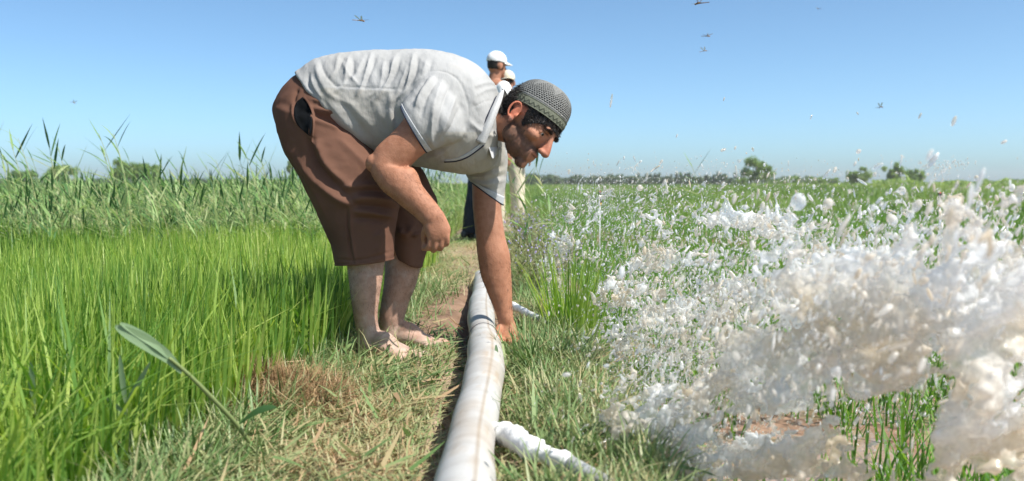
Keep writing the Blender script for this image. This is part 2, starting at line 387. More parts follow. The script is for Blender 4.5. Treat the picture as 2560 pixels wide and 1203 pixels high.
P4 = blades(b, U(.05, .14, n5), U(.006, .012, n5), U(0, 6.28, n5), U(1.0, 1.55, n5), U(-.3, .4, n5), tint=U(.15, 1, n5))
n6 = 5000; y = 1.4 + 3.2 * rng.random(n6) ** 1.2; x = -.83 + .085 * np.minimum(y, 4) + rng.normal(.03, .09, n6); b = np.stack([x, y, gz(x, y)], -1)
P5 = blades(b, U(.04, .15, n6), U(.002, .0055, n6), U(0, 6.28, n6), U(.1, 1.1, n6), U(.0, 1.4, n6), tint=U(.05, .8, n6))
blade_obj('bank_grass', [P1, P2, P3, P4, P5], M['turf'], 'short trampled grass and cuttings covering the earth bank', 'grass')

# seedlings standing in muddy water on the right, thicker further off
n = 60000; y = 1.5 + 16 * rng.random(n) ** 1.35; x = .2 + rng.random(n) * (y * .62 + .15); p3 = np.stack([x, y, 0 * x], -1)
row = (np.sin(x * 2 * math.pi / .16 + 2 * fbm(p3, 2, 3)) > -.5); keep = (fbm(p3, 5, 14) > .40 + .12 * sstep(3.2, 2.2, y)) & row & (rng.random(n) < .45 + .55 * sstep(2.0, 4.0, y)) & ~((np.abs(y - 10.6) < .5) & (x < 2.8))
x, y, p3 = x[keep], y[keep], p3[keep]; n = len(x)
b = np.stack([x, y, np.full(n, -.17)], -1)
P1 = blades(b, U(.1, .22, n) * (1 + .02 * y), U(.004, .0075, n) * (1 + .06 * y), U(0, 6.28, n), U(0, .45, n), U(0, .9, n), tint=rng.random(n) * .9 + .2 * (fbm(p3, 1, 8) - .5))
blade_obj('rice_seedlings', [P1], M['seedling'], 'short green rice seedlings standing in the muddy right field', 'seedlings')

# long grass beyond both fields out to the tree line
n = 160000; y = 9.5 * (16 ** rng.random(n)); x = (rng.random(n) * 1.8 - .9) * y; keep = ~((y < 17) & (x > .35) & (x < 9)) & ~((np.abs(x + .15) < .55) & (y < 14))
x, y = x[keep], y[keep]; p3 = np.stack([x, y, 0 * x], -1); n = len(x); pat = fbm(p3 * np.array([.35, .12, 1]), 1, 40)
b = np.stack([x, y, gz(x, y)], -1); hh = (.22 + .25 * rng.random(n)) * (1 + .25 * sstep(15, 60, y)) * np.where(x < 0, 1.25, .95)
P1 = blades(b, hh, U(.008, .014, n) * (y / 11) ** .8, U(0, 6.28, n), U(0, .5, n), U(0, .9, n), tint=.15 + .4 * rng.random(n) + 1.5 * (pat - .45))
blade_obj('meadow_grass', [P1], M['meadow'], 'long green grass reaching back to the distant trees', 'grass')

# ------------------------------------------------------------------ reeds
def ribbon(C, wd, side):
    C = np.asarray(C, float); side = np.asarray(side, float); T = np.gradient(C, axis=0); S = np.cross(T, side) if False else np.broadcast_to(side, C.shape)
    wd = np.asarray(wd)[:, None]; a = C - S * wd / 2; b_ = C + S * wd / 2; mid = C + np.cross(T / (np.linalg.norm(T, axis=1)[:, None] + 1e-9), S) * wd * .12
    v = np.stack([a, mid, b_], 1).reshape(-1, 3); k = np.arange(len(C) - 1) * 3
    return v, np.concatenate([np.stack([k, k + 1, k + 4, k + 3], 1), np.stack([k + 1, k + 2, k + 5, k + 4], 1)])
def reed_parts(h, r, seed, nl=7, lean=.1, leafl=.24, bias=math.pi, spread=1.1, lw=.014):
    R = random.Random(seed); t = np.linspace(0, 1, 8); az = R.uniform(0, 6.28)
    bx = lean * h * t ** 2 * math.cos(bias) + .02 * h * np.sin(t * 3 + az); by = .25 * lean * h * t ** 2 * math.sin(az)
    C = np.stack([bx, by, h * t], -1); sv, sq_, st = tube(C, np.linspace(r, r * .35, 8), n=6, sub=1)
    lv = []; lq = []; lt = []; n = 0
    for k in range(nl):
        f = .28 + .72 * (k + .4 * R.random()) / nl; p = np.array([np.interp(f, t, C[:, i]) for i in range(3)])
        a = bias + R.gauss(0, spread) + (math.pi if (k % 2 and R.random() < .55) else 0); up = R.uniform(.35, 1.0) if f < .85 else R.uniform(.9, 1.35); L = leafl * R.uniform(.6, 1.15) * (1.0 if f < .9 else .8)
        s = np.linspace(0, 1, 6); dr = R.uniform(.0, .6)
        hz = L * s * math.cos(up) + 0; vz = L * s * math.sin(up) - L * dr * s ** 2 * .7
        c = p + np.stack([hz * math.cos(a), hz * math.sin(a), vz], -1)
        sd_ = np.array([-math.sin(a) , math.cos(a), .35 * R.uniform(-1, 1)]); sd_ /= np.linalg.norm(sd_)
        ti = R.random()
        v, q = ribbon(c, lw * R.uniform(.7, 1.3) * np.array([.35, .9, 1, .75, .4, .03]), sd_)
        lv.append(v); lq.append(q + n); lt.append(np.full(len(v), ti)); n += len(v)
    return (sv, sq_, st), (np.concatenate(lv), np.concatenate(lq), np.concatenate(lt))
protos = []
for s in range(9):
    (sv, sq_, st), (lv, lq, lt) = reed_parts(1.0, .0042, 100 + s, nl=13, lean=.16, leafl=.29, spread=.8, lw=.019)
    sm = mesh_np('reed_stem', sv, sq_, st, {'tint': np.full(len(sv), .2 + .6 * random.random())}); lm = mesh_np('reed_leaves', lv, lq, None, {'tint': lt})
    sm.materials.append(M['stem']); lm.materials.append(M['reed']); protos.append((sm, lm, (sv, sq_, st), (lv, lq, lt)))
def place_reed(x, y, h, pi, rz, label, group):
    e = empty('reed', (x, y, float(gz(np.array([x]), np.array([y]))[0]))); e.scale = (h, h, h); e.rotation_euler = (0, 0, rz); tag(e, label, 'reed', group)
    for nm, me in (('stem', protos[pi][0]), ('leaves', protos[pi][1])):
        o = bpy.data.objects.new(nm, me); col.objects.link(o); o.parent = e
# tall ones against the sky: photo column, photo row of the tip, distance
tall = [(20, 345, 6), (75, 335, 6.2), (105, 322, 6), (150, 330, 6.4), (190, 345, 6.1), (310, 312, 6.2), (335, 308, 6), (300, 360, 6.4), (60, 380, 6.6), (130, 375, 6.5), (165, 370, 6.2), (225, 395, 6.5), (370, 372, 6.3), (250, 420, 6.4),
        (455, 378, 6.3), (480, 400, 6.6), (500, 385, 6.4), (560, 395, 6.5), (585, 380, 6.2), (620, 385, 6.5), (650, 365, 6.3), (670, 358, 6.1), (690, 350, 6.2), (700, 385, 6.6), (720, 400, 6.5), (535, 410, 6.2), (420, 405, 6.5), (395, 420, 6.2), (35, 360, 6.3), (5, 352, 6.0)]
tall.sort()
for i, (px, py, Y) in enumerate(tall):
    X = (px - CX) / F * Y; g = float(gz(np.array([X]), np.array([Y]))[0]); h = (H - (py - HY) / F * Y - g) * .94
    lab = 'tall leafy reed against the sky, %s counting from the left edge' % ORD[i]
    place_reed(X, Y, h, i % 9, random.uniform(-.5, .5), lab, 'tall reeds against the sky')
for i in range(190):
    Y = random.uniform(4.9, 8.4); X = -random.uniform(.72 + .02 * Y, .58 * Y + .1); place_reed(X, Y, random.uniform(.48, .74), random.randrange(9), random.uniform(-.8, .8), 'green reed in the thick belt behind the left rice field', 'reeds in the belt behind the rice')
# mass of the reed belt
def reed_mass(name, pos, hs, label):
    sv_, sq2, st_ = [], [], []; lv_, lq_, lt_ = [], [], []; n = 0
    for k, (x, y, z) in enumerate(pos):
        pi = random.randrange(9); (lv, lq, lt) = protos[pi][3]; (sv, sq_, st) = protos[pi][2]; a = random.uniform(-1, 1); h = hs[k]
        R = np.array([[math.cos(a), -math.sin(a), 0], [math.sin(a), math.cos(a), 0], [0, 0, 1]]) * h
        ti = random.uniform(-.15, .15)
        lv_.append(lv @ R.T + (x, y, z)); lq_.append(lq + n); lt_.append(np.clip(lt + ti, 0, 1)); n += len(lv)
        sv_.append(sv @ R.T + (x, y, z)); m = n; lv_.append(sv_[-1]); lq_.append(sq_ + n); lt_.append(np.full(len(sv), .97)); n += len(sv)
    o = link(name, mesh_np(name, np.concatenate(lv_), np.concatenate(lq_), None, {'tint': np.concatenate(lt_)}), M['reed']); tag(o, label, 'reeds', kind='stuff')
pos = []; hs = []
for i in range(1900):
    Y = 5.5 + 6.0 * random.random() ** 1.2; X = -random.uniform(.66 + .02 * Y, .78 * Y + .1); pos.append((X, Y, float(gz(np.array([X]), np.array([Y]))[0]))); hs.append(random.uniform(.4, .66) * (1 + .03 * (Y - 5.5)))
for i in range(420):
    Y = random.uniform(6.5, 14); X = -random.uniform(.62, 1.6 + .1 * Y); pos.append((X, Y, float(gz(np.array([X]), np.array([Y]))[0]))); hs.append(random.uniform(.45, .72) * (1 + .03 * (Y - 5.5)))
reed_mass('reed_bed', pos, hs, 'thick green reed bed between the rice and the distant trees')

# ------------------------------------------------------------------ trees
def tree(px, py_top, wpx, Y, shape='round', label='', group=None, nleaf=2600, mat='crown', leaf=.16, seed=0, name='tree', cat='tree'):
    R = np.random.default_rng(seed + 50); X = (px - CX) / F * Y; g = -.16; top = H - (py_top - HY) / F * Y; h = top - g; rw = wpx / F * Y / 2
    e = empty(name, (X, Y, g)); tag(e, label, cat, group)
    # trunk and limbs
    tr = [tube([(0, 0, -.1), (.05 * rw, 0, h * .3), (-.03 * rw, .02, h * .6), (0, 0, h * .88)], np.array([.05, .035, .022, .008]) * h * .6, n=7, sub=2)]
    ncl = {'round': 26, 'poplar': 16, 'bush': 20}[shape]; cc = []
    for k in range(ncl):
        a = R.uniform(0, 6.28)
        if shape == 'round': zz = R.uniform(.28, .93); rr = rw * (.25 + .75 * math.sin(math.pi * min(max((zz - .12) / .9, 0), 1)) ** .6) * R.uniform(.35, .95)
        elif shape == 'poplar': zz = R.uniform(.12, .97); rr = rw * (1 - (zz - .4) ** 2 * 1.6) * R.uniform(.1, .8)
        else: zz = R.uniform(.12, .85); rr = rw * math.sqrt(max(1 - zz ** 2, .05)) * R.uniform(.2, 1)
        c = np.array([rr * math.cos(a), rr * math.sin(a), zz * h]); cc.append(c)
        if shape != 'poplar' or k % 2: tr.append(tube([(0, 0, max(zz * h * .45, .02)), tuple(c * np.array([.5, .5, .8])), tuple(c)], np.array([.02, .012, .004]) * h * .5, n=5, sub=1, cap0=.1))
    v, q, t = join(tr); link('trunk', mesh_np('trunk', v, q, t), M['bark'], e)
    cc = np.array(cc); ci = R.integers(0, ncl, nleaf); cr = R.uniform(.16, .34, ncl) * rw * (1 if shape != 'poplar' else 1.2)
    d = R.normal(0, 1, (nleaf, 3)); d /= np.linalg.norm(d, axis=1)[:, None]; pos = cc[ci] + d * (cr[ci] * R.random(nleaf) ** .45)[:, None] * np.array([1, 1, 1.0 if shape != 'poplar' else 1.7])
    pos[:, 2] = np.maximum(pos[:, 2], .03)
    u = R.normal(0, 1, (nleaf, 3)); u /= np.linalg.norm(u, axis=1)[:, None]; w_ = np.cross(u, R.normal(0, 1, (nleaf, 3))); w_ /= np.linalg.norm(w_, axis=1)[:, None]
    s = leaf * R.uniform(.6, 1.3, nleaf)[:, None]
    V = np.stack([pos - u * s, pos - w_ * s * .4, pos + u * s, pos + w_ * s * .4], 1).reshape(-1, 3)
    ct = R.random(ncl)
    o = link('crown', mesh_np('crown', V, np.arange(nleaf * 4).reshape(-1, 4), None, {'tint': np.repeat(np.clip(.35 * ct[ci] + .65 * R.random(nleaf), 0, 1), 4)}), M[mat], e)
    return e
tree(1893, 396, 76, 105, 'round', 'tallest rounded willow standing alone beyond the right field', seed=1, nleaf=4200)
tree(2147, 416, 60, 112, 'round', 'small round tree on short trunk between two taller clumps', seed=2, nleaf=2600)
tree(2234, 408, 56, 112, 'round', 'upright bushy tree left of the reed-fronted bush on the right', seed=3, nleaf=2800)
tree(2286, 423, 52, 112, 'round', 'low dark tree directly right of the upright bushy tree', seed=4, nleaf=2200)
tree(308, 402, 72, 95, 'round', 'rounded tree behind the tallest reeds, left one of a touching pair', seed=5, nleaf=3200)
tree(374, 406, 72, 96, 'round', 'wide rounded tree, right one of the touching pair behind reeds', seed=6, nleaf=3200)
tree(150, 415, 80, 98, 'round', 'broad grey green tree behind the reeds near the left edge', seed=7, nleaf=3200)
tree(60, 430, 70, 99, 'round', 'low spreading tree at the far left edge behind reeds', seed=8, nleaf=2600)
tree(733, 400, 34, 98, 'round', 'narrow tree partly hidden behind the bent man\'s shorts', seed=9, nleaf=1800)
for i, (a, b_, tp) in enumerate([(2040, 60, 441), (2085, 50, 447), (2120, 40, 452), (1985, 60, 441), (1945, 50, 448), (1850, 50, 442)]):
    tree(a, tp, b_, 118 + i, 'bush', 'low bushy shrub beside the tall willow, %s in its row from the left' % ORD[{1850: 0, 1945: 1, 1985: 2, 2040: 3, 2085: 4, 2120: 5}[a]], 'bushes beside the tall willow', 1500, 'crown', .17, 60 + i, 'bush', 'bush')
for i in range(26):
    a = 1585 + i * 10.5 + random.uniform(-2.5, 2.5)
    tree(a, random.uniform(433, 448), random.uniform(11, 18), 170, 'poplar', 'thin dark poplar in the distant row, %s from the left' % ORD[i], 'poplars in the distant row', 420, 'crown_far', .26, 100 + i, 'poplar', 'tree')
for i in range(16):
    a = 1325 + i * 17 + random.uniform(-4, 4)
    tree(a, random.uniform(434, 446), random.uniform(34, 52), 165, 'bush', 'hazy rounded tree of the far wood, %s from the left' % ORD[i], 'trees of the far wood', 900, 'crown_far', .28, 140 + i, 'tree', 'tree')
# far hedge masses
def hedge(name, x0, x1, y0, top, label, seed, n=9000, mat='crown_far', s0=.3):
    R = np.random.default_rng(seed); px = R.uniform(x0, x1, n); Y = y0 + R.uniform(0, 12, n); X = (px - CX) / F * Y
    prof = .6 + .5 * vn(np.stack([px / 28, px * 0, px * 0], -1), 1, seed) + .15 * vn(np.stack([px / 7, px * 0, px * 0], -1), 1, seed + 1)
    hm = (H + .16 - (top - HY) / F * y0) * prof; z = -.16 + hm * R.random(n) ** .8
    pos = np.stack([X, Y, z], -1); u = R.normal(0, 1, (n, 3)); u /= np.linalg.norm(u, axis=1)[:, None]; w_ = np.cross(u, R.normal(0, 1, (n, 3))); w_ /= np.linalg.norm(w_, axis=1)[:, None]; s = s0 * R.uniform(.6, 1.4, n)[:, None]
    V = np.stack([pos - u * s, pos - w_ * s * .5, pos + u * s, pos + w_ * s * .5], 1).reshape(-1, 3)
    ti = np.clip(.6 * R.random(n) + .5 * vn(np.stack([px / 12, z * 1.5, px * 0], -1), 1, seed + 2), 0, 1)
    tag(link(name, mesh_np(name, V, np.arange(n * 4).reshape(-1, 4), None, {'tint': np.repeat(ti, 4)}), M[mat]), label, 'hedge', kind='stuff')
hedge('far_wood', -900, 780, 150, 448, 'hazy green wood along the horizon behind the reed bed', 5, 24000)
hedge('far_wood', 1300, 2060, 190, 444, 'hazy green wood along the horizon beyond the splash', 6, 14000)
hedge('hedge', 2180, 3300, 62, 447, 'dark green hedge on the horizon at the right edge', 7, 15000, 'crown', .1)
hedge('scrub', 1880, 2400, 80, 459, 'low green scrub at the feet of the right-hand trees', 8, 8000, 'crown', .12)

# ------------------------------------------------------------------ hose and branch pipes
M['hose'] = pmat('hose_plastic', (.80, .79, .78), (.66, .60, .52), 9, .38, .35, 30, .4, 6, .5, .82, stretch=(1, 6, 1), bdist=.004)
def hose_pt(px, py, z=.05):
    Y = F * (H - z) / (py - HY); return [(px - CX) / F * Y, Y, z]
hp = np.array([[-.06, -.6, .05], [-.062, .4, .05], [-.068, 1.1, .05]] + [hose_pt(*a) for a in [(1172, 1203), (1186, 1080), (1199, 985), (1208, 905), (1207, 850), (1206, 800), (1208, 755), (1206, 727)]] + [[-.155, 4.75, .035], [-.17, 5.2, -.0], [-.18, 5.6, -.08]])
S = cat_interp(hp, 14); n = len(S)
rr = .0495 * (1 + .05 * np.sin(S[:, 1] * 5.3 + 1) + .03 * np.sin(S[:, 1] * 13.7)) * (1 - .13 * np.exp(-((S[:, 1] - 2.93) / .07) ** 2)) * (1 + .06 * np.exp(-((S[:, 1] - 2.72) / .12) ** 2))
S[:, 0] += .006 * np.sin(S[:, 1] * 3.1); S[:, 2] = np.maximum(S[:, 2], -.2)
v, q, t = tube(S, rr, rr * .96, ref=(0, 0, 1), n=48, sub=1)
nv = fbm(v * np.array([18, 7, 18]), 1, 3) - .5; cen = np.repeat(S[:, :], 48, 0)
cc = np.array([.50, .492, .48]) * np.ones((len(v), 1))
hx = v[:, 0] - np.interp(v[:, 1], S[:, 1], S[:, 0]); sx = np.interp(v[:, 1], S[:, 1], rr)
seam = np.exp(-((hx - sx * .38) / .0022) ** 2) * (v[:, 2] > .02); cc = cc * (1 - .45 * seam[:, None] * np.array([.6, .8, 1]))
dirt = sstep(.48, .72, fbm(v * np.array([14, 5, 14]), 1, 12)) * .42 + sstep(.06, .0, v[:, 2]) * .4 + .35 * sstep(.62, .7, fbm(v * np.array([60, 20, 60]), 1, 13))
cc = cc * (1 - dirt[:, None]) + np.array([.42, .33, .24]) * dirt[:, None]
v[:, 0] += (hx / .05) * nv * .004; v[:, 2] += (np.sin(v[:, 1] * 42 + 3 * nv) * .0006 + (fbm(v * np.array([9, 26, 9]), 1, 44) - .5) * .009) * sstep(.02, .06, v[:, 2])
M['hosec'] = pmat('hose_surface', (.97, .97, .96), (.74, .71, .67), 6, .52, .5, 55, .4, 7, .35, .75, attr=True, stretch=(1, 3, 1), bdist=.0015)
hose = link('hose', mesh_np('hose', v, q, t, None, cc), M['hosec']); tag(hose, 'thick white water hose lying along the earth bank', 'hose')
ring = []
for yy in (2.965, 2.9):
    c = np.array([np.interp(yy, S[:, 1], S[:, i]) for i in range(3)]); a = np.linspace(0, 2 * math.pi, 33)
    ring.append(tube(np.stack([c[0] + .046 * np.cos(a), c[1] + .012 * np.cos(a), c[2] + .046 * np.sin(a)], -1), .0009, n=6, sub=1))
v, q, t = join(ring[:1]); cord = link('cord', mesh_np('cord', v, q, t), pmat('cord', (.03, .03, .05), rough=.7), hose)
M['tape'] = pmat('white_tape', (.82, .82, .81), (.66, .64, .6), 30, .55, .9, 60, .35, 5, .4, .8, bdist=.004)
M['greypipe'] = pmat('grey_pipe', (.42, .43, .44), (.34, .33, .32), 18, .35, .2, 60)
def wrap_pipe(pts, r, label, seed, grey=None):
    S = cat_interp(np.array(pts), 16); nn = len(S); t_ = np.linspace(0, 1, nn)
    rr = r * (1 + .03 * np.sin(t_ * 47 + seed + 3 * np.sin(t_ * 9)) + .3 * (vn(np.stack([t_ * 14, t_ * 0, t_ * 0], -1), 1, seed) - .5)) * (1.25 - .4 * t_)
    v, q, t = tube(S, rr, ref=(0, 0, 1), n=18, sub=1); e = empty('branch_pipe', tuple(S[0])); tag(e, label, 'pipe')
    v = v + (fbm(v * np.array([1, 1.6, 2.2]), 45, seed) - .5)[:, None] * .011 * np.array([.6, .6, 1])
    link('wrapping', mesh_np('wrapping', v - S[0], q, t), M['tape'], e)
    if grey:
        G = cat_interp(np.array([pts[-1]] + grey), 6); v, q, t = tube(G, r * .72, ref=(0, 0, 1), n=16, sub=1); link('outlet', mesh_np('outlet', v - S[0], q, t), M['greypipe'], e)
def gp(px, py, z): Y = F * (H - z) / (py - HY); return [(px - CX) / F * Y, Y, z]
wrap_pipe([gp(1225, 1082, .05), gp(1268, 1085, .055), gp(1310, 1112, .055), gp(1360, 1133, .055), gp(1425, 1158, .052)], .0195, 'white tape-wrapped branch pipe leaving the near end of the hose', 3, [gp(1455, 1176, .05), gp(1520, 1212, .045)])
wrap_pipe([gp(1225, 750, .05), gp(1262, 757, .045), gp(1288, 767, .05), gp(1318, 782, .05), gp(1350, 797, .045)], .0125, 'short white branch pipe beyond the reaching hand', 8, [gp(1362, 802, .04)])

# ------------------------------------------------------------------ the bent man
M['skin'] = pmat('skin', (1, 1, 1), (.80, .74, .70), 55, .62, .6, 240, .28, 6, .4, .75, attr=True, sss=.05, bdist=.0016)
M['hair'] = pmat('hair', (.012, .010, .010), (.045, .036, .03), 60, .5, .6, 200, .4)
M['grey_hair'] = pmat('grey_hair', (.12, .11, .10), rough=.5)
M['eye_white'] = pmat('eye_white', (.55, .5, .46), rough=.15)
M['iris'] = pmat('iris', (.03, .018, .01), rough=.1)
th = math.radians(30)
Fi = np.array([.71, 0, -.70]); Up = np.array([.70, 0, .71]); Up /= np.linalg.norm(Up); Fi /= np.linalg.norm(Fi)
HF = math.cos(th) * Fi + math.sin(th) * np.array([0, -1, 0]); HR = np.cross(HF, Up); HM = np.stack([HR, HF, Up], 1)   # columns: person's right, forward, up
HS = 1.0
HC = P(1288, 283, 2.83) - HM @ np.array([.075, -.01, 0])
def hl(p): return HC + HS * (HM @ np.asarray(p, float))
def hell(c, r): return ell(hl(c), np.array(r) * HS, HM)
def hcap(a, b, ra, rb): return tube([hl(a), (hl(a) + hl(b)) / 2, hl(b)], [ra, (ra + rb) / 2, rb], n=14, sub=2, ref=(0.3, .2, 1))
head = [hell((0, -.012, .045), (.076, .099, .085)), hell((0, .035, .02), (.065, .066, .088)), hell((0, .04, -.052), (.054, .056, .050)),
        hell((0, .082, -.094), (.024, .020, .018)), hell((0, .075, -.06), (.036, .03, .034)),
        hell((.045, .012, -.05), (.019, .034, .03)), hell((-.045, .012, -.05), (.019, .034, .03)),
        hell((.042, .066, -.008), (.024, .026, .018)), hell((-.042, .066, -.008), (.024, .026, .018)),
        hell((.026, .092, .034), (.024, .011, .009)), hell((-.026, .092, .034), (.024, .011, .009)), hell((0, .093, .03), (.014, .012, .012)),
        hcap((0, .097, .028), (0, .123, -.017), .0092, .0122), hell((0, .126, -.025), (.014, .0122, .0118)), hell((.0135, .115, -.028), (.009, .013, .009)), hell((-.0135, .115, -.028), (.009, .013, .009)), hell((0, .110, -.014), (.014, .016, .016)),
        hell((0, .098, -.048), (.023, .0105, .0062)), hell((0, .096, -.060), (.020, .010, .0062)), hell((0, .092, -.054), (.030, .012, .018))]
for sx_ in (1, -1):
    # lids
    for a0, a1, zz, rr_ in ((0, 1, .0185, .0036), (0, 1, .0052, .0032)):
        pts = [hl((sx_ * (.032 + dx), .0925 - abs(dx) * .42 - (dx > 0) * .001, .012 + (zz - .012) * (1 - (dx / .017) ** 2))) for dx in (-.015, -.008, 0, .008, .015)]
        head.append(tube(pts, rr_, n=8, sub=2, ref=(.2, .1, 1)))
    # ear
    tilt = .25; eo = []
    for a in np.linspace(-2.3, 2.6, 15):
        yy = -.016 - math.cos(a * .5 + 0) * 0; ex = .013 * math.cos(a - math.pi) ; ez = .027 * math.sin(a)
        eo.append(hl((sx_ * (.083 - .010 * (ex / .013) + .0), -.014 + 1.15 * ex + ez * -tilt * .6, .006 + ez)))
    head.append(tube(eo, .0042, n=8, sub=2, ref=tuple(HR)))
    head.append(hell((sx_ * .076, -.012, .004), (.005, .015, .026))); head.append(hell((sx_ * .080, -.004, -.026), (.0055, .009, .011)))
    head.append(hell((sx_ * .079, .001, -.004), (.005, .005, .008)))
def neckpart():
    a = hl((0, -.03, -.03)); b = P(1205, 285, 2.96); c = P(1150, 290, 2.98)
    return tube([hl((0, -.02, .02)), a, (a * .5 + b * .5), b, c], [.052, .056, .063, .075, .09], n=24, sub=3)
body = head + [neckpart()]
# torso inside the clothes
body.append(ribs([(745, 215, 905, 370, 2.98, .14), (830, 165, 980, 380, 2.98, .145), (940, 150, 1040, 395, 2.98, .155), (1060, 150, 1110, 405, 2.98, .17), (1150, 170, 1180, 400, 2.98, .16), (1205, 210, 1225, 360, 2.98, .1)], n=32))
body.append(ribs([(1085, 190, 1170, 300, 2.86, .055), (1040, 250, 1125, 330, 2.80, .055), (1008, 300, 1075, 372, 2.775, .055), (972, 340, 1040, 402, 2.765, .052), (935, 378, 1016, 428, 2.76, .048), (926, 428, 1030, 418, 2.75, .046), (950, 470, 1045, 436, 2.74, .045), (985, 500, 1055, 462, 2.735, .042), (1018, 527, 1076, 489, 2.73, .036), (1042, 548, 1094, 512, 2.725, .030), (1056, 560, 1106, 530, 2.72, .027), (1063, 570, 1116, 548, 2.72, .024)], n=28))
body.append(ell(P(938, 408, 2.755), (.03, .03, .03)))
body.append(ribs([(1165, 330, 1250, 330, 3.06, .06), (1172, 400, 1262, 395, 3.11, .058), (1180, 460, 1258, 460, 3.11, .054), (1182, 520, 1254, 518, 3.10, .05), (1189, 590, 1262, 585, 3.095, .046), (1194, 640, 1274, 632, 3.09, .047), (1203, 690, 1278, 680, 3.085, .043), (1220, 735, 1280, 728, 3.08, .036), (1236, 775, 1281, 770, 3.075, .029), (1244, 800, 1284, 796, 3.07, .025), (1246, 822, 1288, 816, 3.07, .02)], n=28))
# legs and feet
body.append(ribs([(730, 300, 900, 340, 2.92, .09), (790, 440, 960, 430, 2.90, .085), (835, 540, 975, 520, 2.89, .075), (862, 610, 972, 600, 2.89, .065), (868, 660, 962, 656, 2.89, .06), (873, 705, 955, 705, 2.885, .06), (879, 752, 948, 748, 2.88, .052), (886, 798, 944, 790, 2.875, .043), (893, 832, 948, 820, 2.87, .037), (893, 862, 962, 842, 2.87, .036), (898, 884, 968, 858, 2.87, .03)], n=28))
body.append(ribs([(800, 340, 980, 350, 3.05, .09), (880, 450, 1060, 440, 3.08, .085), (930, 540, 1070, 530, 3.08, .075), (955, 620, 1062, 615, 3.08, .066), (962, 665, 1052, 668, 3.08, .062), (960, 708, 1040, 714, 3.075, .06), (954, 750, 1025, 748, 3.07, .053), (949, 790, 1014, 786, 3.06, .044), (950, 816, 1010, 812, 3.055, .038), (955, 842, 1016, 828, 3.05, .037), (962, 858, 1020, 842, 3.05, .032)], n=28))
def foot(heel, ball, tip, w0, wb, ankle_top, side):
    heel, ball, tip = map(np.array, (heel, ball, tip)); d = tip - heel; L = np.linalg.norm(d); d = d / L; s = np.cross(d, [0, 0, 1]); s /= np.linalg.norm(s)
    out = []
    st = [(0.02, .030, .030, .032), (.2, .036, .036, .036), (.42, .040, .033, .033), (.62, .045, .025, .025), (.78, .047, .017, .018)]
    C = [heel + d * L * f + np.array([0, 0, zc]) for f, wv, zr, zc in st]
    out.append(rings(np.array(C), np.array([s * wv for f, wv, zr, zc in st]), np.array([np.array([0, 0, zr]) for f, wv, zr, zc in st]), n=24, sub=4))
    out.append(tube([heel + d * L * .18 + [0, 0, .05], heel + d * L * .4 + [0, 0, .052], heel + d * L * .62 + [0, 0, .03]], [.034, .030, .02], n=16, sub=3))
    for k in range(5):
        u = (-1 + k * .5) * side; a = heel + d * L * (.76 - .01 * k) + s * u * .036 + [0, 0, .014]; ln = L * (.24 - .035 * k) ; r = (.0125, .0092, .0088, .0085, .008)[k]
        b = a + d * ln * .6 + s * u * .006 + [0, 0, .003]; c = a + d * ln + s * u * .008 + [0, 0, -.004]
        out.append(tube([a, b, c], [r, r, r * .95], n=10, sub=2))
    return out
g0 = .004
body += foot([P(908, 0, 2.885)[0], 2.885, g0], [0, 0, 0], [P(1050, 0, 2.79)[0], 2.79, g0], .03, .045, .1, 1)
body += foot([P(972, 0, 3.06)[0], 3.06, g0], [0, 0, 0], [P(1106, 0, 3.01)[0], 3.01, g0], .03, .045, .1, 1)
# near hand: loose fist, back of the hand to us
def fing(pts, rs): return tube([P(*p) for p in pts], rs, n=12, sub=3, ref=(.3, .4, 1))
body.append(ribs([(1060, 552, 1108, 530, 2.72, .022), (1061, 570, 1119, 552, 2.715, .021), (1066, 590, 1127, 572, 2.712, .020), (1070, 604, 1124, 590, 2.712, .018)], n=24, sub=4, sq=.8))
for (x0, y0), (x1, y1), dd in (((1076, 601), (1071, 620), 0), ((1090, 603), (1087, 624), .0), ((1105, 598), (1103, 620), .002), ((1117, 588), (1117, 609), .004)):
    body.append(fing([(x0, y0 - 12, 2.718), (x0, y0, 2.706), (x1, y1 - 4, 2.708), (x1 - 4, y1 + 2, 2.728), (x1 - 6, y1 - 8, 2.745), (x1 - 5, y1 - 20, 2.742)], [.0088, .0098, .0092, .0088, .0082, .0072]))
body.append(fing([(1066, 572, 2.725), (1061, 590, 2.735), (1062, 606, 2.742), (1060, 620, 2.738)], [.013, .0115, .0105, .0092]))
# far hand: palm down, fingers spread into the grass behind the hose
body.append(ribs([(1245, 812, 1288, 808, 3.07, .021), (1247, 828, 1292, 822, 3.06, .021), (1254, 842, 1294, 836, 3.04, .018)], n=22, sub=4, sq=.8))
for k, (dx, dy, dz) in enumerate(((-2, 22, -.01), (8, 24, -.03), (18, 22, -.04), (28, 16, -.045))):
    x0, y0 = 1258 + k * 10, 838 - k * 2
    body.append(fing([(x0, y0, 3.045), (x0 + dx * .45, y0 + dy * .5, 3.03 + dz * .3), (x0 + dx * .8, y0 + dy * .85, 3.01 + dz * .7), (x0 + dx * .85, y0 + dy * 1.15, 3.0 + dz)], [.0098, .0092, .0085, .0075]))
body.append(fing([(1250, 818, 3.055), (1243, 832, 3.03), (1246, 846, 3.01), (1252, 854, 3.0)], [.0125, .011, .010, .009]))
bm_ = fuse(body, .0034, 3)
v = getco(bm_); no = getno(bm_); x, y = proj(v)
loc = (v - HC) @ HM   # head-local coordinates
inh = (np.abs(loc[:, 0]) < .1) & (loc[:, 1] > -.13) & (loc[:, 1] < .15) & (loc[:, 2] > -.13) & (loc[:, 2] < .16) & (x > 1222)
def brush(c, r, amt, d=None):
    g = np.exp(-(((loc - c) / r) ** 2).sum(1)) * inh
    return (no if d is None else (HM @ np.asarray(d, float))[None]) * (g * amt)[:, None]
dv = 0
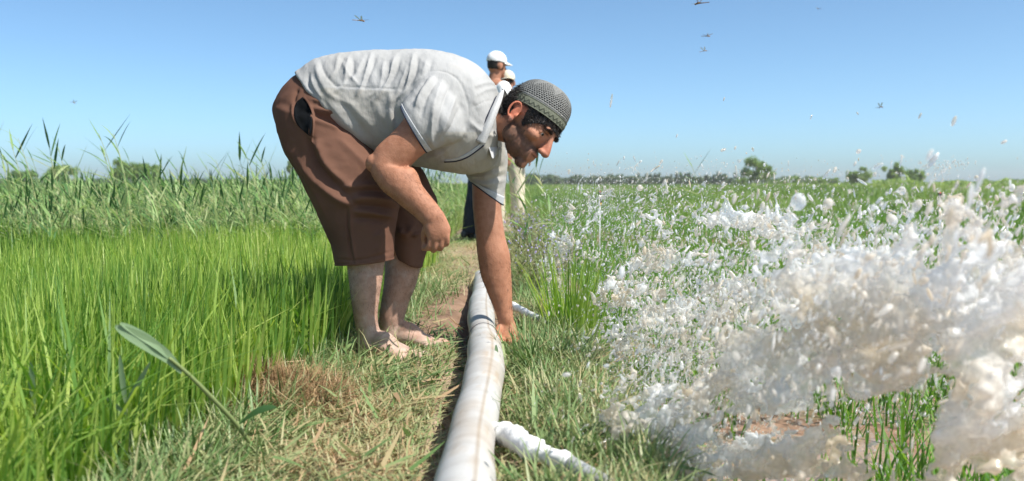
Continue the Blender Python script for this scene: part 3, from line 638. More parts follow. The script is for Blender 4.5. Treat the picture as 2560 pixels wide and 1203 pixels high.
for s_ in (1, -1):
    dv = dv + brush((s_ * .032, .088, .012), (.011, .02, .006), .0055, (0, -1, 0))
    dv = dv + brush((s_ * .045, .08, -.035), (.02, .03, .02), .003, (0, -1, 0)) + brush((s_ * .03, .1, -.035), (.008, .02, .014), .0025, (0, -1, 0))
    dv = dv + brush((s_ * .079, -.004, .006), (.01, .006, .012), .0045, (-s_, 0, 0))
dv = dv + brush((0, .1, -.054), (.026, .02, .0022), .003, (0, -1, 0))
for zz in (.052, .060, .068):
    dv = dv + brush((.012, .1, zz), (.03, .03, .0022), .0018, (0, -1, 0))
for a_, b_ in ((.060, .012), (.062, .004), (.06, -.004)): dv = dv + brush((a_, .065, b_), (.012, .02, .0016), .0014, (0, -1, 0))
v = v + dv
# muscle and bone relief, toe/finger irregularity
v = v + no * ((fbm(v, 26, 5) - .5) * .003 * (1 - inh * .8))[:, None]
setco(bm_, v)
base = np.array([.40, .195, .122]); cc = np.ones((len(v), 3)) * base
def mixc(mask, c): 
    global cc
    cc = cc * (1 - mask[:, None]) + np.array(c) * mask[:, None]
arm = ((y > 250) & (x > 900) & (x < 1130) & (v[:, 1] < 2.84) & (y < 640)); mixc(arm * .35, (.36, .145, .075))
fore = (x > 1170) & (x < 1310) & (y > 400); mixc(fore * sstep(520, 700, y) * .45, (.38, .16, .085))
mixc(((y > 640) & (x < 1110)) * .6, (.50, .34, .265))
mixc(((y > 780) & (x < 1120)) * sstep(790, 870, y) * (.45 + .5 * sstep(.4, .6, fbm(v, 22, 8))), (.52, .40, .33))
mixc(((y > 640) & (x < 1110)) * sstep(.5, .75, fbm(v, 50, 18)) * .3, (.55, .47, .40))
mixc(((y > 640) & (x < 1110)) * sstep(.45, .75, fbm(v, 20, 28)) * .4, (.24, .15, .11))
mixc(arm * sstep(.5, .7, fbm(v, 30, 38)) * .25, (.25, .11, .06))
lx, ly, lz = loc[:, 0], loc[:, 1], loc[:, 2]; ax_ = np.abs(lx)
mixc(inh * .5, (.40, .18, .11))
mixc(inh * np.exp(-((lx) / .022) ** 2 - ((ly - .12) / .022) ** 2 - ((lz + .015) / .025) ** 2) * .7, (.42, .12, .075))
mixc(inh * (ax_ > .066) * (np.abs(ly + .012) < .03) * (np.abs(lz) < .04) * .75, (.56, .17, .10))
fn = fbm(v, 130, 4, 2); 
beard = inh * sstep(.012, -.012, lz + (ly - .0) * .35 - .008 - 0 * lx) * (ly < .098) * (ly > -.012) * (1 - np.exp(-((lz + .054) / .010) ** 2 - (lx / .024) ** 2 - ((ly - .1) / .02) ** 2))
beard = beard * sstep(-.018 + .0, -.034, lz - np.maximum(ly - .02, 0) * .0 + (ly > .05) * .012 - .01)
mou = inh * np.exp(-((lz + .0385) / .006) ** 2 - (lx / .026) ** 2) * (ly > .085)
mixc(np.clip(beard * (.38 + .6 * fn) + mou * .8, 0, .82), (.085, .055, .040))
mixc(inh * np.exp(-((lz + .049) / .004) ** 2 - (lx / .02) ** 2) * (ly > .09) * .6, (.33, .10, .08))
mixc(inh * np.exp(-((lz + .0545) / .0022) ** 2 - (lx / .024) ** 2) * (ly > .085) * .85, (.06, .02, .015))
brow = inh * np.exp(-((ax_ - .030) / .018) ** 4 - ((lz - .034 + (ax_ - .03) ** 2 * 9) / .0055) ** 2) * (ly > .05)
mixc(np.clip(brow * (.75 + .4 * fn), 0, .95), (.018, .012, .010))
mixc(inh * np.exp(-((ax_ - .032) / .016) ** 4 - ((lz - .021) / .0022) ** 2) * (ly > .06) * .8, (.04, .02, .015))
scalp = inh * sstep(-.004, .004, lz - np.interp(ly, [-.12, -.05, -.03, .012, .02, .03, .055, .085, .12], [-.035, -.03, -.006, .034, -.006, -.012, .016, .043, .046])) * (1 - (ax_ > .066) * (np.abs(ly + .014) < .026) * (np.abs(lz - .003) < .036))
mixc(np.clip(scalp, 0, .97), (.014, .011, .010))
setat(bm_, None, np.clip(cc, .004, 1))
MO = P(960, 0, 2.95); MO[2] = 0
def local(me, o=MO):
    c = getco(me) - o; setco(me, c); return me
scalp_m = scalp > .5
hairme, _ = submesh(bm_, scalp_m, .0035, 'hair')
man = None
def hair_strands(verts, normals, n, ln, wd, seed, flow):
    R = np.random.default_rng(seed); k = R.integers(0, len(verts), n); p = verts[k] + R.normal(0, .0008, (n, 3)); nn = normals[k]
    d = nn * .55 + flow + R.normal(0, .28, (n, 3)); d /= np.linalg.norm(d, axis=1)[:, None]; L = ln * R.uniform(.6, 1.3, n)[:, None]
    s = np.cross(d, R.normal(0, 1, (n, 3))); s /= np.linalg.norm(s, axis=1)[:, None]
    m = p + d * L * .5 + nn * L * .05; e = p + d * L - nn * L * .15
    V = np.stack([p - s * wd, p + s * wd, m + s * wd * .8, m - s * wd * .8, e], 1).reshape(-1, 3); b = (np.arange(n) * 5)[:, None]
    return V, (b + np.array([0, 1, 2, 3])), (b + np.array([3, 2, 4]))
flow = HM @ np.array([0, .3, -.35])
hv, hq, ht = hair_strands(v[scalp_m], no[scalp_m], 22000, .015, .0006, 4, flow)
hv2 = getco(hairme); hq2, ht2 = polys(hairme)
V, Q, T_ = join([(hv, hq, ht), (hv2, hq2, ht2)])
bsel = (beard > .35); bv, bq, bt = hair_strands(v[bsel], no[bsel], 6500, .0032, .0003, 8, HM @ np.array([0, .2, -.6]))
# brows
wsel = brow > .45; wv, wq, wt = hair_strands(v[wsel], no[wsel], 900, .007, .0004, 9, HM @ np.array([.6, 0, .1]))
vp, yp = proj(v); asel = ((yp > 430) & (yp < 560) & (vp < 1110) & (vp > 920) & (v[:, 1] < 2.85)) | ((yp > 640) & (yp < 800) & (vp > 1180)) | ((yp > 660) & (yp < 830) & (vp < 1060))
av_, aq_, at__ = hair_strands(v[asel], no[asel], 7000, .009, .00022, 21, np.array([.1, 0, -.7])); M['body_hair'] = pmat('body_hair', (.05, .03, .02), rough=.6)
local(bm_)
man = link('person', bm_, M['skin'], None, MO); tag(man, 'barefoot bearded man in grey polo shirt and brown shorts bending over the hose', 'person')
link('hair', mesh_np('hair', V - MO, Q, T_), M['hair'], man)
link('beard', mesh_np('beard', bv - MO, bq, bt), M['hair'], man); link('eyebrows', mesh_np('eyebrows', wv - MO, wq, wt), M['hair'], man)
link('body_hair', mesh_np('body_hair', av_ - MO, aq_, at__), M['body_hair'], man)
for s_ in (1, -1):
    c = hl((s_ * .032, .0805, .0115)); ev, _, et = ell(c, (.0115,) * 3); e_ = link('eye', mesh_np('eye', ev - MO, None, et), M['eye_white'], man)
    d = HM @ np.array([.25 * 1, 1, -.05]); d /= np.linalg.norm(d); iv, _, it = ell(c + d * .0078, (.0056,) * 3); link('iris', mesh_np('iris', iv - MO, None, it), M['iris'], e_)

# --- shirt
M['shirt'] = pmat('shirt_cloth', (1, 1, 1), (.80, .79, .76), 6, .82, .7, 42, .15, 6, .42, .72, attr=True, bdist=.006, stretch=(1, .5, .55))
sh = [ribs([(742, 181, 928, 384, 2.98, .160), (790, 150, 962, 400, 2.98, .172), (860, 132, 1003, 410, 2.98, .176), (940, 126, 1045, 418, 2.98, .180), (1020, 124, 1085, 425, 2.975, .188), (1090, 128, 1130, 431, 2.97, .198), (1150, 141, 1178, 436, 2.975, .196), (1198, 167, 1222, 424, 2.98, .175), (1232, 205, 1246, 395, 2.98, .125), (1250, 240, 1242, 372, 2.97, .085)], n=56, sub=7, cap0=.05, cap1=.1, sq=.92),
      ribs([(1120, 172, 1196, 318, 2.90, .085), (1080, 182, 1178, 335, 2.845, .092), (1040, 215, 1142, 352, 2.80, .088), (1012, 250, 1096, 368, 2.785, .080), (1003, 268, 1066, 380, 2.782, .072)], n=40, sub=6, cap0=.5, cap1=.05),
      ribs([(1160, 330, 1262, 330, 3.06, .09), (1158, 400, 1268, 385, 3.10, .09), (1164, 432, 1268, 425, 3.12, .082), (1172, 448, 1263, 470, 3.12, .075), (1177, 454, 1257, 512, 3.12, .066)], n=40, sub=6, cap0=.5, cap1=.05)]
shm = fuse(sh, .0042, 6)
FO = []
# long soft drapes running over the back
for k, (xa, ya, ln, am) in enumerate([(838, 135, 60, 5), (862, 140, 95, 8), (899, 145, 58, 4), (918, 135, 110, 8), (951, 150, 95, 7), (980, 136, 118, 9), (1008, 160, 90, 5), (1024, 134, 120, 9), (1057, 146, 62, 5)]):
    sl_ = -.22 - .05 * (k % 3); cv = 8 * math.sin(k * 1.9)
    FO.append(([(xa + 10, ya), (xa + 10 + sl_ * ln * .35 + cv * .5, ya + ln * .35), (xa + 10 + sl_ * ln * .8 + cv, ya + ln * .75), (xa + sl_ * ln * 1.3, ya + ln)], am * .00115, 4.2 + 2.2 * ((k * 7) % 3) / 2))
    FO.append(([(xa + 21, ya + 6), (xa + 20 + sl_ * ln * .4 + cv, ya + ln * .45), (xa + 12 + sl_ * ln, ya + ln * .85)], -am * .00095, 4.5))
FO = [(a_, b_ * .85, c_) for a_, b_, c_ in FO]
FO += [([(790, 165), (800, 200), (830, 240), (880, 262)], .006, 7), ([(775, 190), (790, 225), (812, 250)], .007, 6), ([(800, 150), (815, 190), (850, 225)], -.006, 6), ([(770, 175), (772, 215), (800, 245)], -.005, 5),
       ([(855, 150), (868, 180), (900, 215)], .006, 5), ([(805, 230), (850, 290), (900, 345), (925, 372)], .008, 12), ([(830, 225), (880, 290), (925, 350)], -.005, 10), ([(850, 232), (905, 290), (945, 340)], .004, 12),
       ([(760, 215), (800, 250), (828, 285)], .007, 6), ([(815, 213), (880, 218), (960, 222), (1010, 224)], -.0028, 2.2),
       ([(975, 232), (978, 290), (985, 340)], .006, 7), ([(1000, 225), (985, 270), (990, 310)], -.006, 8),
       ([(1070, 178), (1110, 180), (1145, 200), (1165, 240), (1172, 290), (1150, 330)], -.0028, 1.9),
       ([(1105, 205), (1085, 260), (1078, 330), (1080, 365)], 0.0083, 6), ([(1125, 215), (1105, 270), (1092, 330)], -0.0067, 5), ([(1085, 190), (1055, 230), (1035, 275)], 0.0090, 6), ([(1095, 200), (1066, 245), (1050, 300)], -0.0075, 5), ([(1140, 235), (1120, 290), (1098, 345)], 0.0075, 6), ([(1072, 195), (1042, 230), (1022, 262)], -0.0060, 5), ([(1150, 265), (1130, 315), (1100, 355)], -0.0067, 5),
       ([(1170, 300), (1205, 330), (1245, 345)], .006, 7), ([(1165, 320), (1120, 370), (1060, 400)], .007, 9), ([(1190, 330), (1140, 385), (1090, 415)], .005, 9), ([(1180, 270), (1210, 255), (1235, 250)], -.002, 2), ([(1188, 240), (1215, 225), (1245, 222)], .004, 5), ([(1180, 220), (1215, 208), (1240, 213)], .004, 5), ([(1175, 185), (1185, 240), (1180, 262)], .004, 9),
       ([(1165, 432), (1200, 425), (1245, 405)], .006, 5), ([(1172, 440), (1210, 442), (1258, 425)], .006, 5), ([(1180, 452), (1215, 462), (1258, 450)], .005, 5), ([(1175, 436), (1210, 432), (1250, 415)], -.005, 4), ([(1180, 446), (1215, 452), (1256, 438)], -.005, 4), ([(1190, 462), (1225, 476), (1255, 470)], -.003, 4)]
folds(shm, FO)
v = getco(shm); no = getno(shm); x, y = proj(v)
q3 = v @ np.array([[.8, 0, .6], [0, 1, 0], [-.6, 0, .8]]).T
v = v + no * ((fbm(q3 * np.array([26, 5, 8]), 1, 60) - .5) * .008 + (fbm(v, 16, 61) - .5) * .006)[:, None]
setco(shm, v)
cc = np.ones((len(v), 3)) * np.array([.375, .374, .372])
low = ((y > 222 - (x - 815) * -.03) & (x < 1015) & (x > 800)) | (y > 345)
mixc(low * .55 * sstep(.3, .7, fbm(v, 9, 70)), (.37, .345, .30)); mixc(sstep(.6, .75, fbm(v, 12, 71)) * .25, (.40, .36, .31))
chest = (y > 330) & (x > 1110) & (x < 1262) & (y < 440); mixc(chest * .35, (.42, .38, .30))
setat(shm, None, cc)
def openend(me, c, nrm, r, th_=.004):
    """remove the closed end of a sleeve or leg and give the cloth an edge"""
    v = getco(me); no = getno(me); d = (v - c) @ nrm; R_ = np.linalg.norm(v - c, axis=1)
    return (d > -th_) & (R_ < r) & ((no @ nrm) > .75)
def ring_band(L, f, t0, t1, n=64):
    """open band round a sleeve or leg: L = its last cross-sections, f = how much wider, t0..t1 = stretch along them"""
    C = []; A = []; B = []
    for r in L:
        p = P(r[0], r[1], r[4]); q = P(r[2], r[3], r[4]); C.append((p + q) / 2); A.append((p - q) / 2); B.append(np.array([0, r[5], 0]))
    S = cat_interp(np.hstack([C, A, B]), 10); u = np.linspace(0, 1, len(S)); tt = np.linspace(t0, t1, 7); S = np.stack([np.interp(tt, u, S[:, k]) for k in range(9)], 1)
    if t1 > 1: S[:, :3] += (tt > 1)[:, None] * 0
    a = np.linspace(0, 2 * math.pi, n, endpoint=False); V = np.concatenate([s_[:3] + f * (np.outer(np.cos(a), s_[3:6]) + np.outer(np.sin(a), s_[6:])) for s_ in S])
    i, j = np.meshgrid(np.arange(n), np.arange(6)); k0 = (j * n + i).ravel(); k1 = (j * n + (i + 1) % n).ravel()
    return V, np.stack([k0, k1, k1 + n, k0 + n], 1)
def end_ring(r, f, th_, n=64):
    p = P(r[0], r[1], r[4]); q = P(r[2], r[3], r[4]); a = np.linspace(0, 2 * math.pi, n + 1); C = (p + q) / 2 + f * (np.outer(np.cos(a), (p - q) / 2) + np.outer(np.sin(a), [0, r[5], 0])); return tube(C, th_, n=8, sub=1)
sleeveA = [(1040, 215, 1142, 352, 2.80, .088), (1012, 250, 1096, 368, 2.785, .080), (1003, 268, 1066, 380, 2.782, .072)]
sleeveB = [(1164, 432, 1268, 425, 3.12, .082), (1172, 448, 1263, 470, 3.12, .075), (1177, 454, 1257, 512, 3.12, .066)]
M['rib'] = pmat('ribbed_cuff', (.50, .51, .52), (.40, .41, .43), 250, .8, .5, 500, .2); M['navy'] = pmat('navy_trim', (.012, .016, .035), rough=.7)
local(shm); shirt = link('shirt', shm, M['shirt'], man); shirt['label'] = 'light grey short-sleeved polo shirt with soft creases'
for L_, t0 in ((sleeveA, .74), (sleeveB, .72)):
    v_, q_ = ring_band(L_, 1.03, t0, 1.0); c_ = link('cuff', mesh_np('cuff', v_ - MO, q_), M['rib'], shirt); s_ = c_.modifiers.new('s', 'SOLIDIFY'); s_.thickness = .002
    v_, q_, t_ = end_ring(L_[-1], 1.035, .0021); link('trim', mesh_np('trim', v_ - MO, q_, t_), M['navy'], shirt)
# collar: a stand-up fold of knitted cloth round the neck
def cloth_strip(rows, name, mat, parent, thick=.002, sub=5, on=None, off=.003):
    A = [cat_interp(np.array(r, float), sub) for r in rows]; A = np.array(A); A = np.array([cat_interp(A[:, k], 4) for k in range(A.shape[1])])
    if on is not None:
        vv = getco(on) + MO; x, y = proj(vv); nn = getno(on); k = nn[:, 1] < .2; vv, x, y = vv[k], x[k], y[k]; sh_ = A.shape; F_ = A.reshape(-1, A.shape[2]); out = np.zeros((len(F_), 3)); out[:, :2] = F_[:, :2]
        for i_, (a_, b_) in enumerate(F_[:, :2]):
            d = (x - a_) ** 2 + (y - b_) ** 2; w_ = np.exp(-d / 12) * (d < 80); out[i_, 2] = ((w_ * vv[:, 1]).sum() / w_.sum() if w_.sum() > 1e-6 else vv[d.argmin(), 1]) - off
        A = out.reshape(sh_[0], sh_[1], 3)
    G = np.array([[P(*p) for p in r] for r in A]); m, n_ = G.shape[:2]; i, j = np.meshgrid(np.arange(n_ - 1), np.arange(m - 1)); k = (j * n_ + i).ravel()
    me = mesh_np(name, G.reshape(-1, 3) - MO, np.stack([k, k + 1, k + n_ + 1, k + n_], 1)); o = link(name, me, mat, parent); s = o.modifiers.new('s', 'SOLIDIFY'); s.thickness = thick; s.offset = 0; return o
M['collar'] = pmat('collar_knit', (.50, .50, .495), (.44, .44, .44), 200, .8, .4, 600, .2)
cloth_strip([[(1261, 222, 2.90), (1256, 246, 2.862), (1247, 273, 2.835), (1230, 319, 2.815), (1212, 363, 2.812)], [(1251, 230, 2.885), (1246, 252, 2.845), (1236, 276, 2.818), (1218, 320, 2.80), (1202, 358, 2.80)], [(1242, 240, 2.88), (1234, 260, 2.845), (1224, 280, 2.825), (1206, 320, 2.81), (1190, 351, 2.808)]], 'collar', M['collar'], shirt)
cloth_strip([[(1192, 350, 2.806), (1206, 320, 2.808), (1224, 280, 2.822), (1242, 241, 2.876)], [(1189, 351, 2.807), (1203, 320, 2.809), (1222, 279, 2.824), (1240, 240, 2.878)]], 'trim', M['navy'], shirt)
cloth_strip([[(1220, 362, 2.85), (1236, 366, 2.87), (1252, 370, 2.91)], [(1224, 376, 2.845), (1236, 382, 2.86), (1243, 384, 2.89)], [(1230, 396, 2.84), (1232, 397, 2.845), (1234, 397, 2.85)]], 'collar', M['collar'], shirt)
cloth_strip([[(1262, 224, 2.90), (1268, 240, 2.96), (1262, 262, 3.02)], [(1254, 222, 2.90), (1258, 232, 2.96), (1250, 250, 3.03)]], 'collar', M['collar'], shirt)
cloth_strip([[(1112, 400), (1140, 396), (1165, 385), (1190, 368), (1208, 353)], [(1111, 405), (1141, 402), (1168, 393), (1192, 377), (1210, 362)]], 'zip_placket', M['rib'], shirt, on=shm, off=.002)
cloth_strip([[(1110, 404), (1141, 401.5), (1168, 392), (1192, 376), (1210, 361)], [(1111, 406.5), (1141, 404.5), (1168, 395), (1192, 379), (1211, 364.5)]], 'zip', M['navy'], shirt, on=shm, off=.004)
cloth_strip([[(1125, 424), (1132, 423)], [(1126, 428), (1133, 427)]], 'emblem', M['navy'], shirt, on=shm, off=.003, sub=2)

# --- shorts
M['shorts'] = pmat('shorts_cloth', (.155, .080, .055), (.115, .058, .040), 5, .92, .5, 500, .08, 6, .35, .7, bdist=.0006)
st_ = [ribs([(770, 172, 925, 360, 2.98, .150), (722, 205, 925, 385, 2.98, .168), (690, 255, 915, 400, 2.98, .176), (687, 290, 900, 430, 2.98, .172), (705, 345, 895, 460, 2.98, .15)], n=44, sub=6, cap0=.2, cap1=.4),
       ribs([(690, 270, 915, 345, 2.905, .112), (690, 315, 945, 385, 2.90, .116), (712, 370, 975, 425, 2.895, .115), (742, 430, 992, 468, 2.89, .112), (776, 500, 1001, 512, 2.885, .108), (803, 560, 993, 556, 2.885, .100), (826, 618, 988, 605, 2.885, .094), (836, 655, 985, 640, 2.885, .090), (839, 663, 984, 648, 2.885, .089)], n=44, sub=6, cap0=.4, cap1=.03),
       ribs([(790, 300, 1000, 375, 3.055, .108), (850, 380, 1047, 412, 3.065, .108), (895, 440, 1075, 462, 3.07, .105), (935, 505, 1096, 512, 3.07, .10), (958, 560, 1087, 560, 3.07, .092), (975, 605, 1070, 612, 3.07, .086), (984, 632, 1060, 650, 3.07, .080), (990, 645, 1056, 672, 3.07, .077)], n=44, sub=6, cap0=.4, cap1=.03)]
stm = fuse(st_, .0042, 5)
FS = [([(845, 345), (900, 400), (940, 440)], .004, 10), ([(780, 270), (830, 285), (880, 320)], .006, 7), ([(780, 285), (830, 305), (870, 335)], -.006, 6), ([(782, 300), (820, 312), (850, 325)], .004, 5), ([(779, 250), (810, 262), (850, 300)], .005, 6),
      ([(790, 345), (800, 385), (830, 430), (880, 470)], .008, 12), ([(770, 330), (785, 390), (820, 440), (870, 490)], -.008, 10), ([(740, 380), (790, 450), (850, 500), (900, 520)], .008, 11), ([(880, 500), (920, 495), (990, 505)], .009, 9), ([(880, 515), (930, 515), (995, 525)], -.008, 7), ([(885, 528), (930, 532), (985, 545)], .007, 7), ([(880, 545), (925, 548), (975, 558)], -.006, 6), ([(890, 480), (940, 475), (985, 485)], -.007, 7), ([(850, 470), (910, 465), (970, 470)], .006, 8),
      ([(868, 520), (870, 570), (876, 620), (885, 660)], -.004, 3), ([(874, 520), (877, 570), (883, 620), (891, 660)], .0035, 3), ([(845, 648), (900, 650), (984, 628)], -.003, 2.4), ([(776, 260), (779, 300), (776, 345), (790, 370)], .007, 4), ([(735, 255), (733, 290), (755, 330)], .005, 4), ([(700, 330), (740, 400), (790, 480), (820, 560)], .006, 12), ([(940, 580), (950, 600), (945, 640)], .006, 12), ([(745, 222), (738, 240), (735, 262)], -.005, 4),
      ([(1000, 570), (1015, 585), (1035, 560)], .012, 9), ([(1030, 590), (1045, 580)], .01, 5)]
FS = [(a, b * 1.9, c) for a, b, c in FS]; folds(stm, FS); v = getco(stm); no = getno(stm); v = v + no * ((fbm(v * np.array([10, 6, 14]), 1, 80) - .5) * .012 + (fbm(v, 28, 81) - .5) * .004)[:, None]; setco(stm, v)
local(stm); shorts = link('shorts', stm, M['shorts'], man)
M['lining'] = pmat('pocket_lining', (.004, .0045, .005), (.009, .010, .012), 20, .9, .6, 40, .06, bdist=.004)
cloth_strip([[(757, 243), (741, 257), (735, 280), (741, 308), (757, 326), (774, 340)], [(758, 244), (756, 262), (758, 285), (764, 310), (768, 328), (775, 340)], [(759, 245), (770, 262), (779, 285), (780, 310), (778, 330), (776, 341)]], 'pocket_lining', M['lining'], shorts, on=stm, off=.003)
cloth_strip([[(759, 244), (771, 261), (780, 285), (782, 310), (780, 342)], [(763, 242), (776, 260), (786, 285), (787, 312), (783, 345)]], 'pocket_edge', M['shorts'], shorts, on=stm, off=.006, thick=.004)
v_, q_ = ring_band([(826, 618, 988, 605, 2.885, .094), (836, 655, 985, 640, 2.885, .090), (839, 663, 984, 648, 2.885, .089)], 1.012, .62, 1.0); h_ = link('hem', mesh_np('hem', v_ - MO, q_), M['shorts'], shorts); h_.modifiers.new('s', 'SOLIDIFY').thickness = .002

# --- crocheted skullcap
CM = Matrix.Rotation(math.radians(12), 3, 'X'); CMn = np.array(CM)
na, nb = 420, 130; uu, vv_ = np.meshgrid(np.linspace(0, 2 * math.pi, na, endpoint=False), np.linspace(0, 1, nb))
phi = (1 - vv_) * math.pi / 2; cx_ = .0815; cy_ = .1005; cz_ = .087
pw = .82
rad = np.sin(phi) ** pw; hgt = np.cos(phi) ** pw
NH = 64; rows = 24
hole = (np.cos(uu * NH + (np.floor(vv_ * rows) % 2) * math.pi) > -.1) & (np.abs((vv_ * rows) % 1 - .5) < .27)
tri = np.abs(((uu / (2 * math.pi) * 7 + .3) % 1) - .5) * 2     # seven lace diamonds round the crown
lace = (vv_ > .06) & (vv_ < .30 + .52 * (1 - tri))
hm = hole & lace
disp = 1 - .014 * hm + .006 * np.cos(vv_ * rows * 2 * math.pi)
X_ = cx_ * rad * np.cos(uu) * disp; Y_ = cy_ * rad * np.sin(uu) * disp; Z_ = cz_ * hgt * disp
pts = np.stack([X_, Y_, Z_], -1).reshape(-1, 3) @ CMn.T + np.array([0, -.004, .066])
pts[:, :] = (pts * HS) @ HM.T + HC
i, j = np.meshgrid(np.arange(na), np.arange(nb - 1)); k0 = (j * na + i).ravel(); k1 = (j * na + (i + 1) % na).ravel()
cq = np.stack([k0, k1, k1 + na, k0 + na], 1)
cgr = np.array([.235, .235, .225]); ccp = np.where(hm.reshape(-1, 1), np.array([.022, .021, .02]), cgr * (0.85 + .3 * fbm(pts, 260, 3, 2))[:, None])
M['knit'] = pmat('crochet_knit', (1, 1, 1), (.75, .75, .75), 300, .9, .6, 700, .15, 3, attr=True, bdist=.001)
capo = link('skullcap', mesh_np('skullcap', pts - MO, cq, None, None, ccp), M['knit'], man)
nb2 = 22; uu, vv_ = np.meshgrid(np.linspace(0, 2 * math.pi, na, endpoint=False), np.linspace(0, 1, nb2))
zig = np.abs(((uu / (2 * math.pi) * 34) % 1) - .5) * 2; line = (np.abs(vv_ - .25 - .4 * zig) < .09) | (vv_ > .93) | (vv_ < .06)
sc = 1.012 + .012 * np.sin(vv_ * math.pi) + .012 * line
Z_ = -.024 + .028 * vv_ ; pts = np.stack([cx_ * sc * np.cos(uu), cy_ * sc * np.sin(uu), Z_], -1).reshape(-1, 3) @ CMn.T + np.array([0, -.004, .066])
pts = (pts * HS) @ HM.T + HC; i, j = np.meshgrid(np.arange(na), np.arange(nb2 - 1)); k0 = (j * na + i).ravel(); k1 = (j * na + (i + 1) % na).ravel()
ccp = np.where(line.reshape(-1, 1), np.array([.12, .13, .095]), np.array([.19, .20, .15]))
bo = link('band', mesh_np('band', pts - MO, np.stack([k0, k1, k1 + na, k0 + na], 1), None, None, ccp), M['knit'], capo); s = bo.modifiers.new('s', 'SOLIDIFY'); s.thickness = .003

# ------------------------------------------------------------------ two people standing behind
def stander(px, Y, hgt, face, cap_c, shirt_c, tr_c, label, shades=False, rhand=None):
    k = hgt / 1.75; g = float(gz(np.array([(px - CX) / F * Y]), np.array([Y]))[0]); X = (px - CX) / F * Y
    c, s = math.cos(face), math.sin(face)        # facing direction in the ground plane
    Rm = np.array([[s, c, 0], [-c, s, 0], [0, 0, 1]]) # local x = right of person, y = forward
    W = lambda p: (Rm @ (np.asarray(p, float) * k))
    def tb(pts, ra, rb=None, **kw): return tube([W(p) for p in pts], np.array(ra) * k, None if rb is None else np.array(rb) * k, ref=tuple(Rm @ np.array([0, 1, .01])), **kw)
    def el(p, r): return ell(W(p), np.array(r) * k, Rm)
    arms = []
    for sg in (1, -1):
        arms.append(tb([(sg * .16, 0, 1.38), (sg * .235, -.01, 1.26), (sg * .255, -.01, 1.12), (sg * .25, .03, .98), (sg * .245, .06, .87)], [.03, .042, .04, .034, .026], n=12))
        arms.append(el((sg * .243, .075, .81), (.018, .034, .045)))
        for f in range(4): arms.append(tb([(sg * .243, .045 + f * .017, .79), (sg * .24, .05 + f * .017, .75), (sg * .232, .05 + f * .016, .722)], [.0095, .009, .008], n=8))
        arms.append(tb([(sg * .235, .105, .83), (sg * .23, .118, .79), (sg * .225, .115, .765)], [.011, .010, .008], n=8))
    bod = arms + [el((0, -.005, 1.655), (.075, .095, .10)), el((0, .03, 1.60), (.058, .062, .07)), el((0, .098, 1.625), (.012, .018, .018)), el((0, .075, 1.555), (.03, .025, .02)), el((.077, -.01, 1.63), (.01, .02, .032)), el((-.077, -.01, 1.63), (.01, .02, .032)),
        el((.03, .085, 1.662), (.02, .01, .006)), el((-.03, .085, 1.662), (.02, .01, .006)), el((0, .088, 1.582), (.02, .01, .008)),
        tb([(0, -.01, 1.40), (0, -.01, 1.50), (0, 0, 1.58)], [.07, .058, .056]), tb([(0, 0, .9), (0, 0, 1.15), (0, 0, 1.42)], [.14, .14, .17], [.1, .1, .1])]
    for sg in (1, -1): bod.append(tb([(sg * .09, 0, .9), (sg * .1, .01, .5), (sg * .1, 0, .08)], [.08, .055, .04], n=12))
    bm2 = fuse(bod, .007, 3); v = getco(bm2); lo_ = (v / k) @ Rm; cc_ = np.ones((len(v), 3)) * np.array([.36, .17, .105])
    hr = (lo_[:, 2] > 1.60) & (lo_[:, 1] < .035) & ~((np.abs(lo_[:, 0]) > .066) & (np.abs(lo_[:, 1] + .01) < .03) & (lo_[:, 2] < 1.67)); cc_[hr] = (.02, .016, .014)
    lip = (np.abs(lo_[:, 2] - 1.582) < .008) & (lo_[:, 1] > .08) & (np.abs(lo_[:, 0]) < .02); cc_[lip] = (.3, .1, .08)
    br = (np.abs(lo_[:, 2] - 1.664) < .006) & (lo_[:, 1] > .07) & (np.abs(np.abs(lo_[:, 0]) - .03) < .018); cc_[br] = (.03, .02, .015)
    setat(bm2, None, cc_); root = link('person', bm2, M['skin'], None, (X, Y, g)); tag(root, label, 'person')
    shm_ = fuse([tb([(0, 0, .86), (0, 0, 1.05), (0, 0, 1.25), (0, -.01, 1.40), (0, -.01, 1.47)], [.185, .175, .195, .185, .09], [.13, .125, .13, .115, .075], cap0=.1, cap1=.3, n=28)] + [tb([(sg * .15, 0, 1.42), (sg * .235, -.01, 1.30), (sg * .262, -.01, 1.15)], [.075, .068, .066], n=18, cap1=.1) for sg in (1, -1)], .008, 4)
    v = getco(shm_); setco(shm_, v + getno(shm_) * ((fbm(v, 14, 3) - .5) * .02)[:, None]); link('shirt', shm_, shirt_c, root)
    tr_ = fuse([tb([(0, 0, 1.0), (0, 0, .9), (0, 0, .82)], [.165, .185, .17], [.12, .135, .12], n=24)] + [tb([(sg * .085, 0, .86), (sg * .1, .0, .6), (sg * .105, .0, .35), (sg * .11, -.005, .06)], [.1, .088, .080, .078], [.115, .095, .088, .085], n=20, cap1=.05) for sg in (1, -1)], .008, 4)
    v = getco(tr_); setco(tr_, v + getno(tr_) * ((fbm(v * np.array([12, 12, 7]), 1, 9) - .5) * .028)[:, None]); link('trousers', tr_, tr_c, root)
    for sg in (1, -1):
        v, q, t = tb([(sg * .11, -.07, .045), (sg * .11, .0, .05), (sg * .113, .09, .04), (sg * .115, .17, .032)], [.038, .042, .046, .036], [.04, .05, .036, .026], n=18, sub=4); link('shoe', mesh_np('shoe', v, q, t), M['shoe'], root)
    cr = fuse([el((0, -.008, 1.69), (.083, .103, .088))], .006, 2); v = getco(cr); m = v[:, 2] > (1.672 * k); r, _ = submesh(cr, m, .0, 'cap', .003); co_ = link('cap', r, cap_c, root)
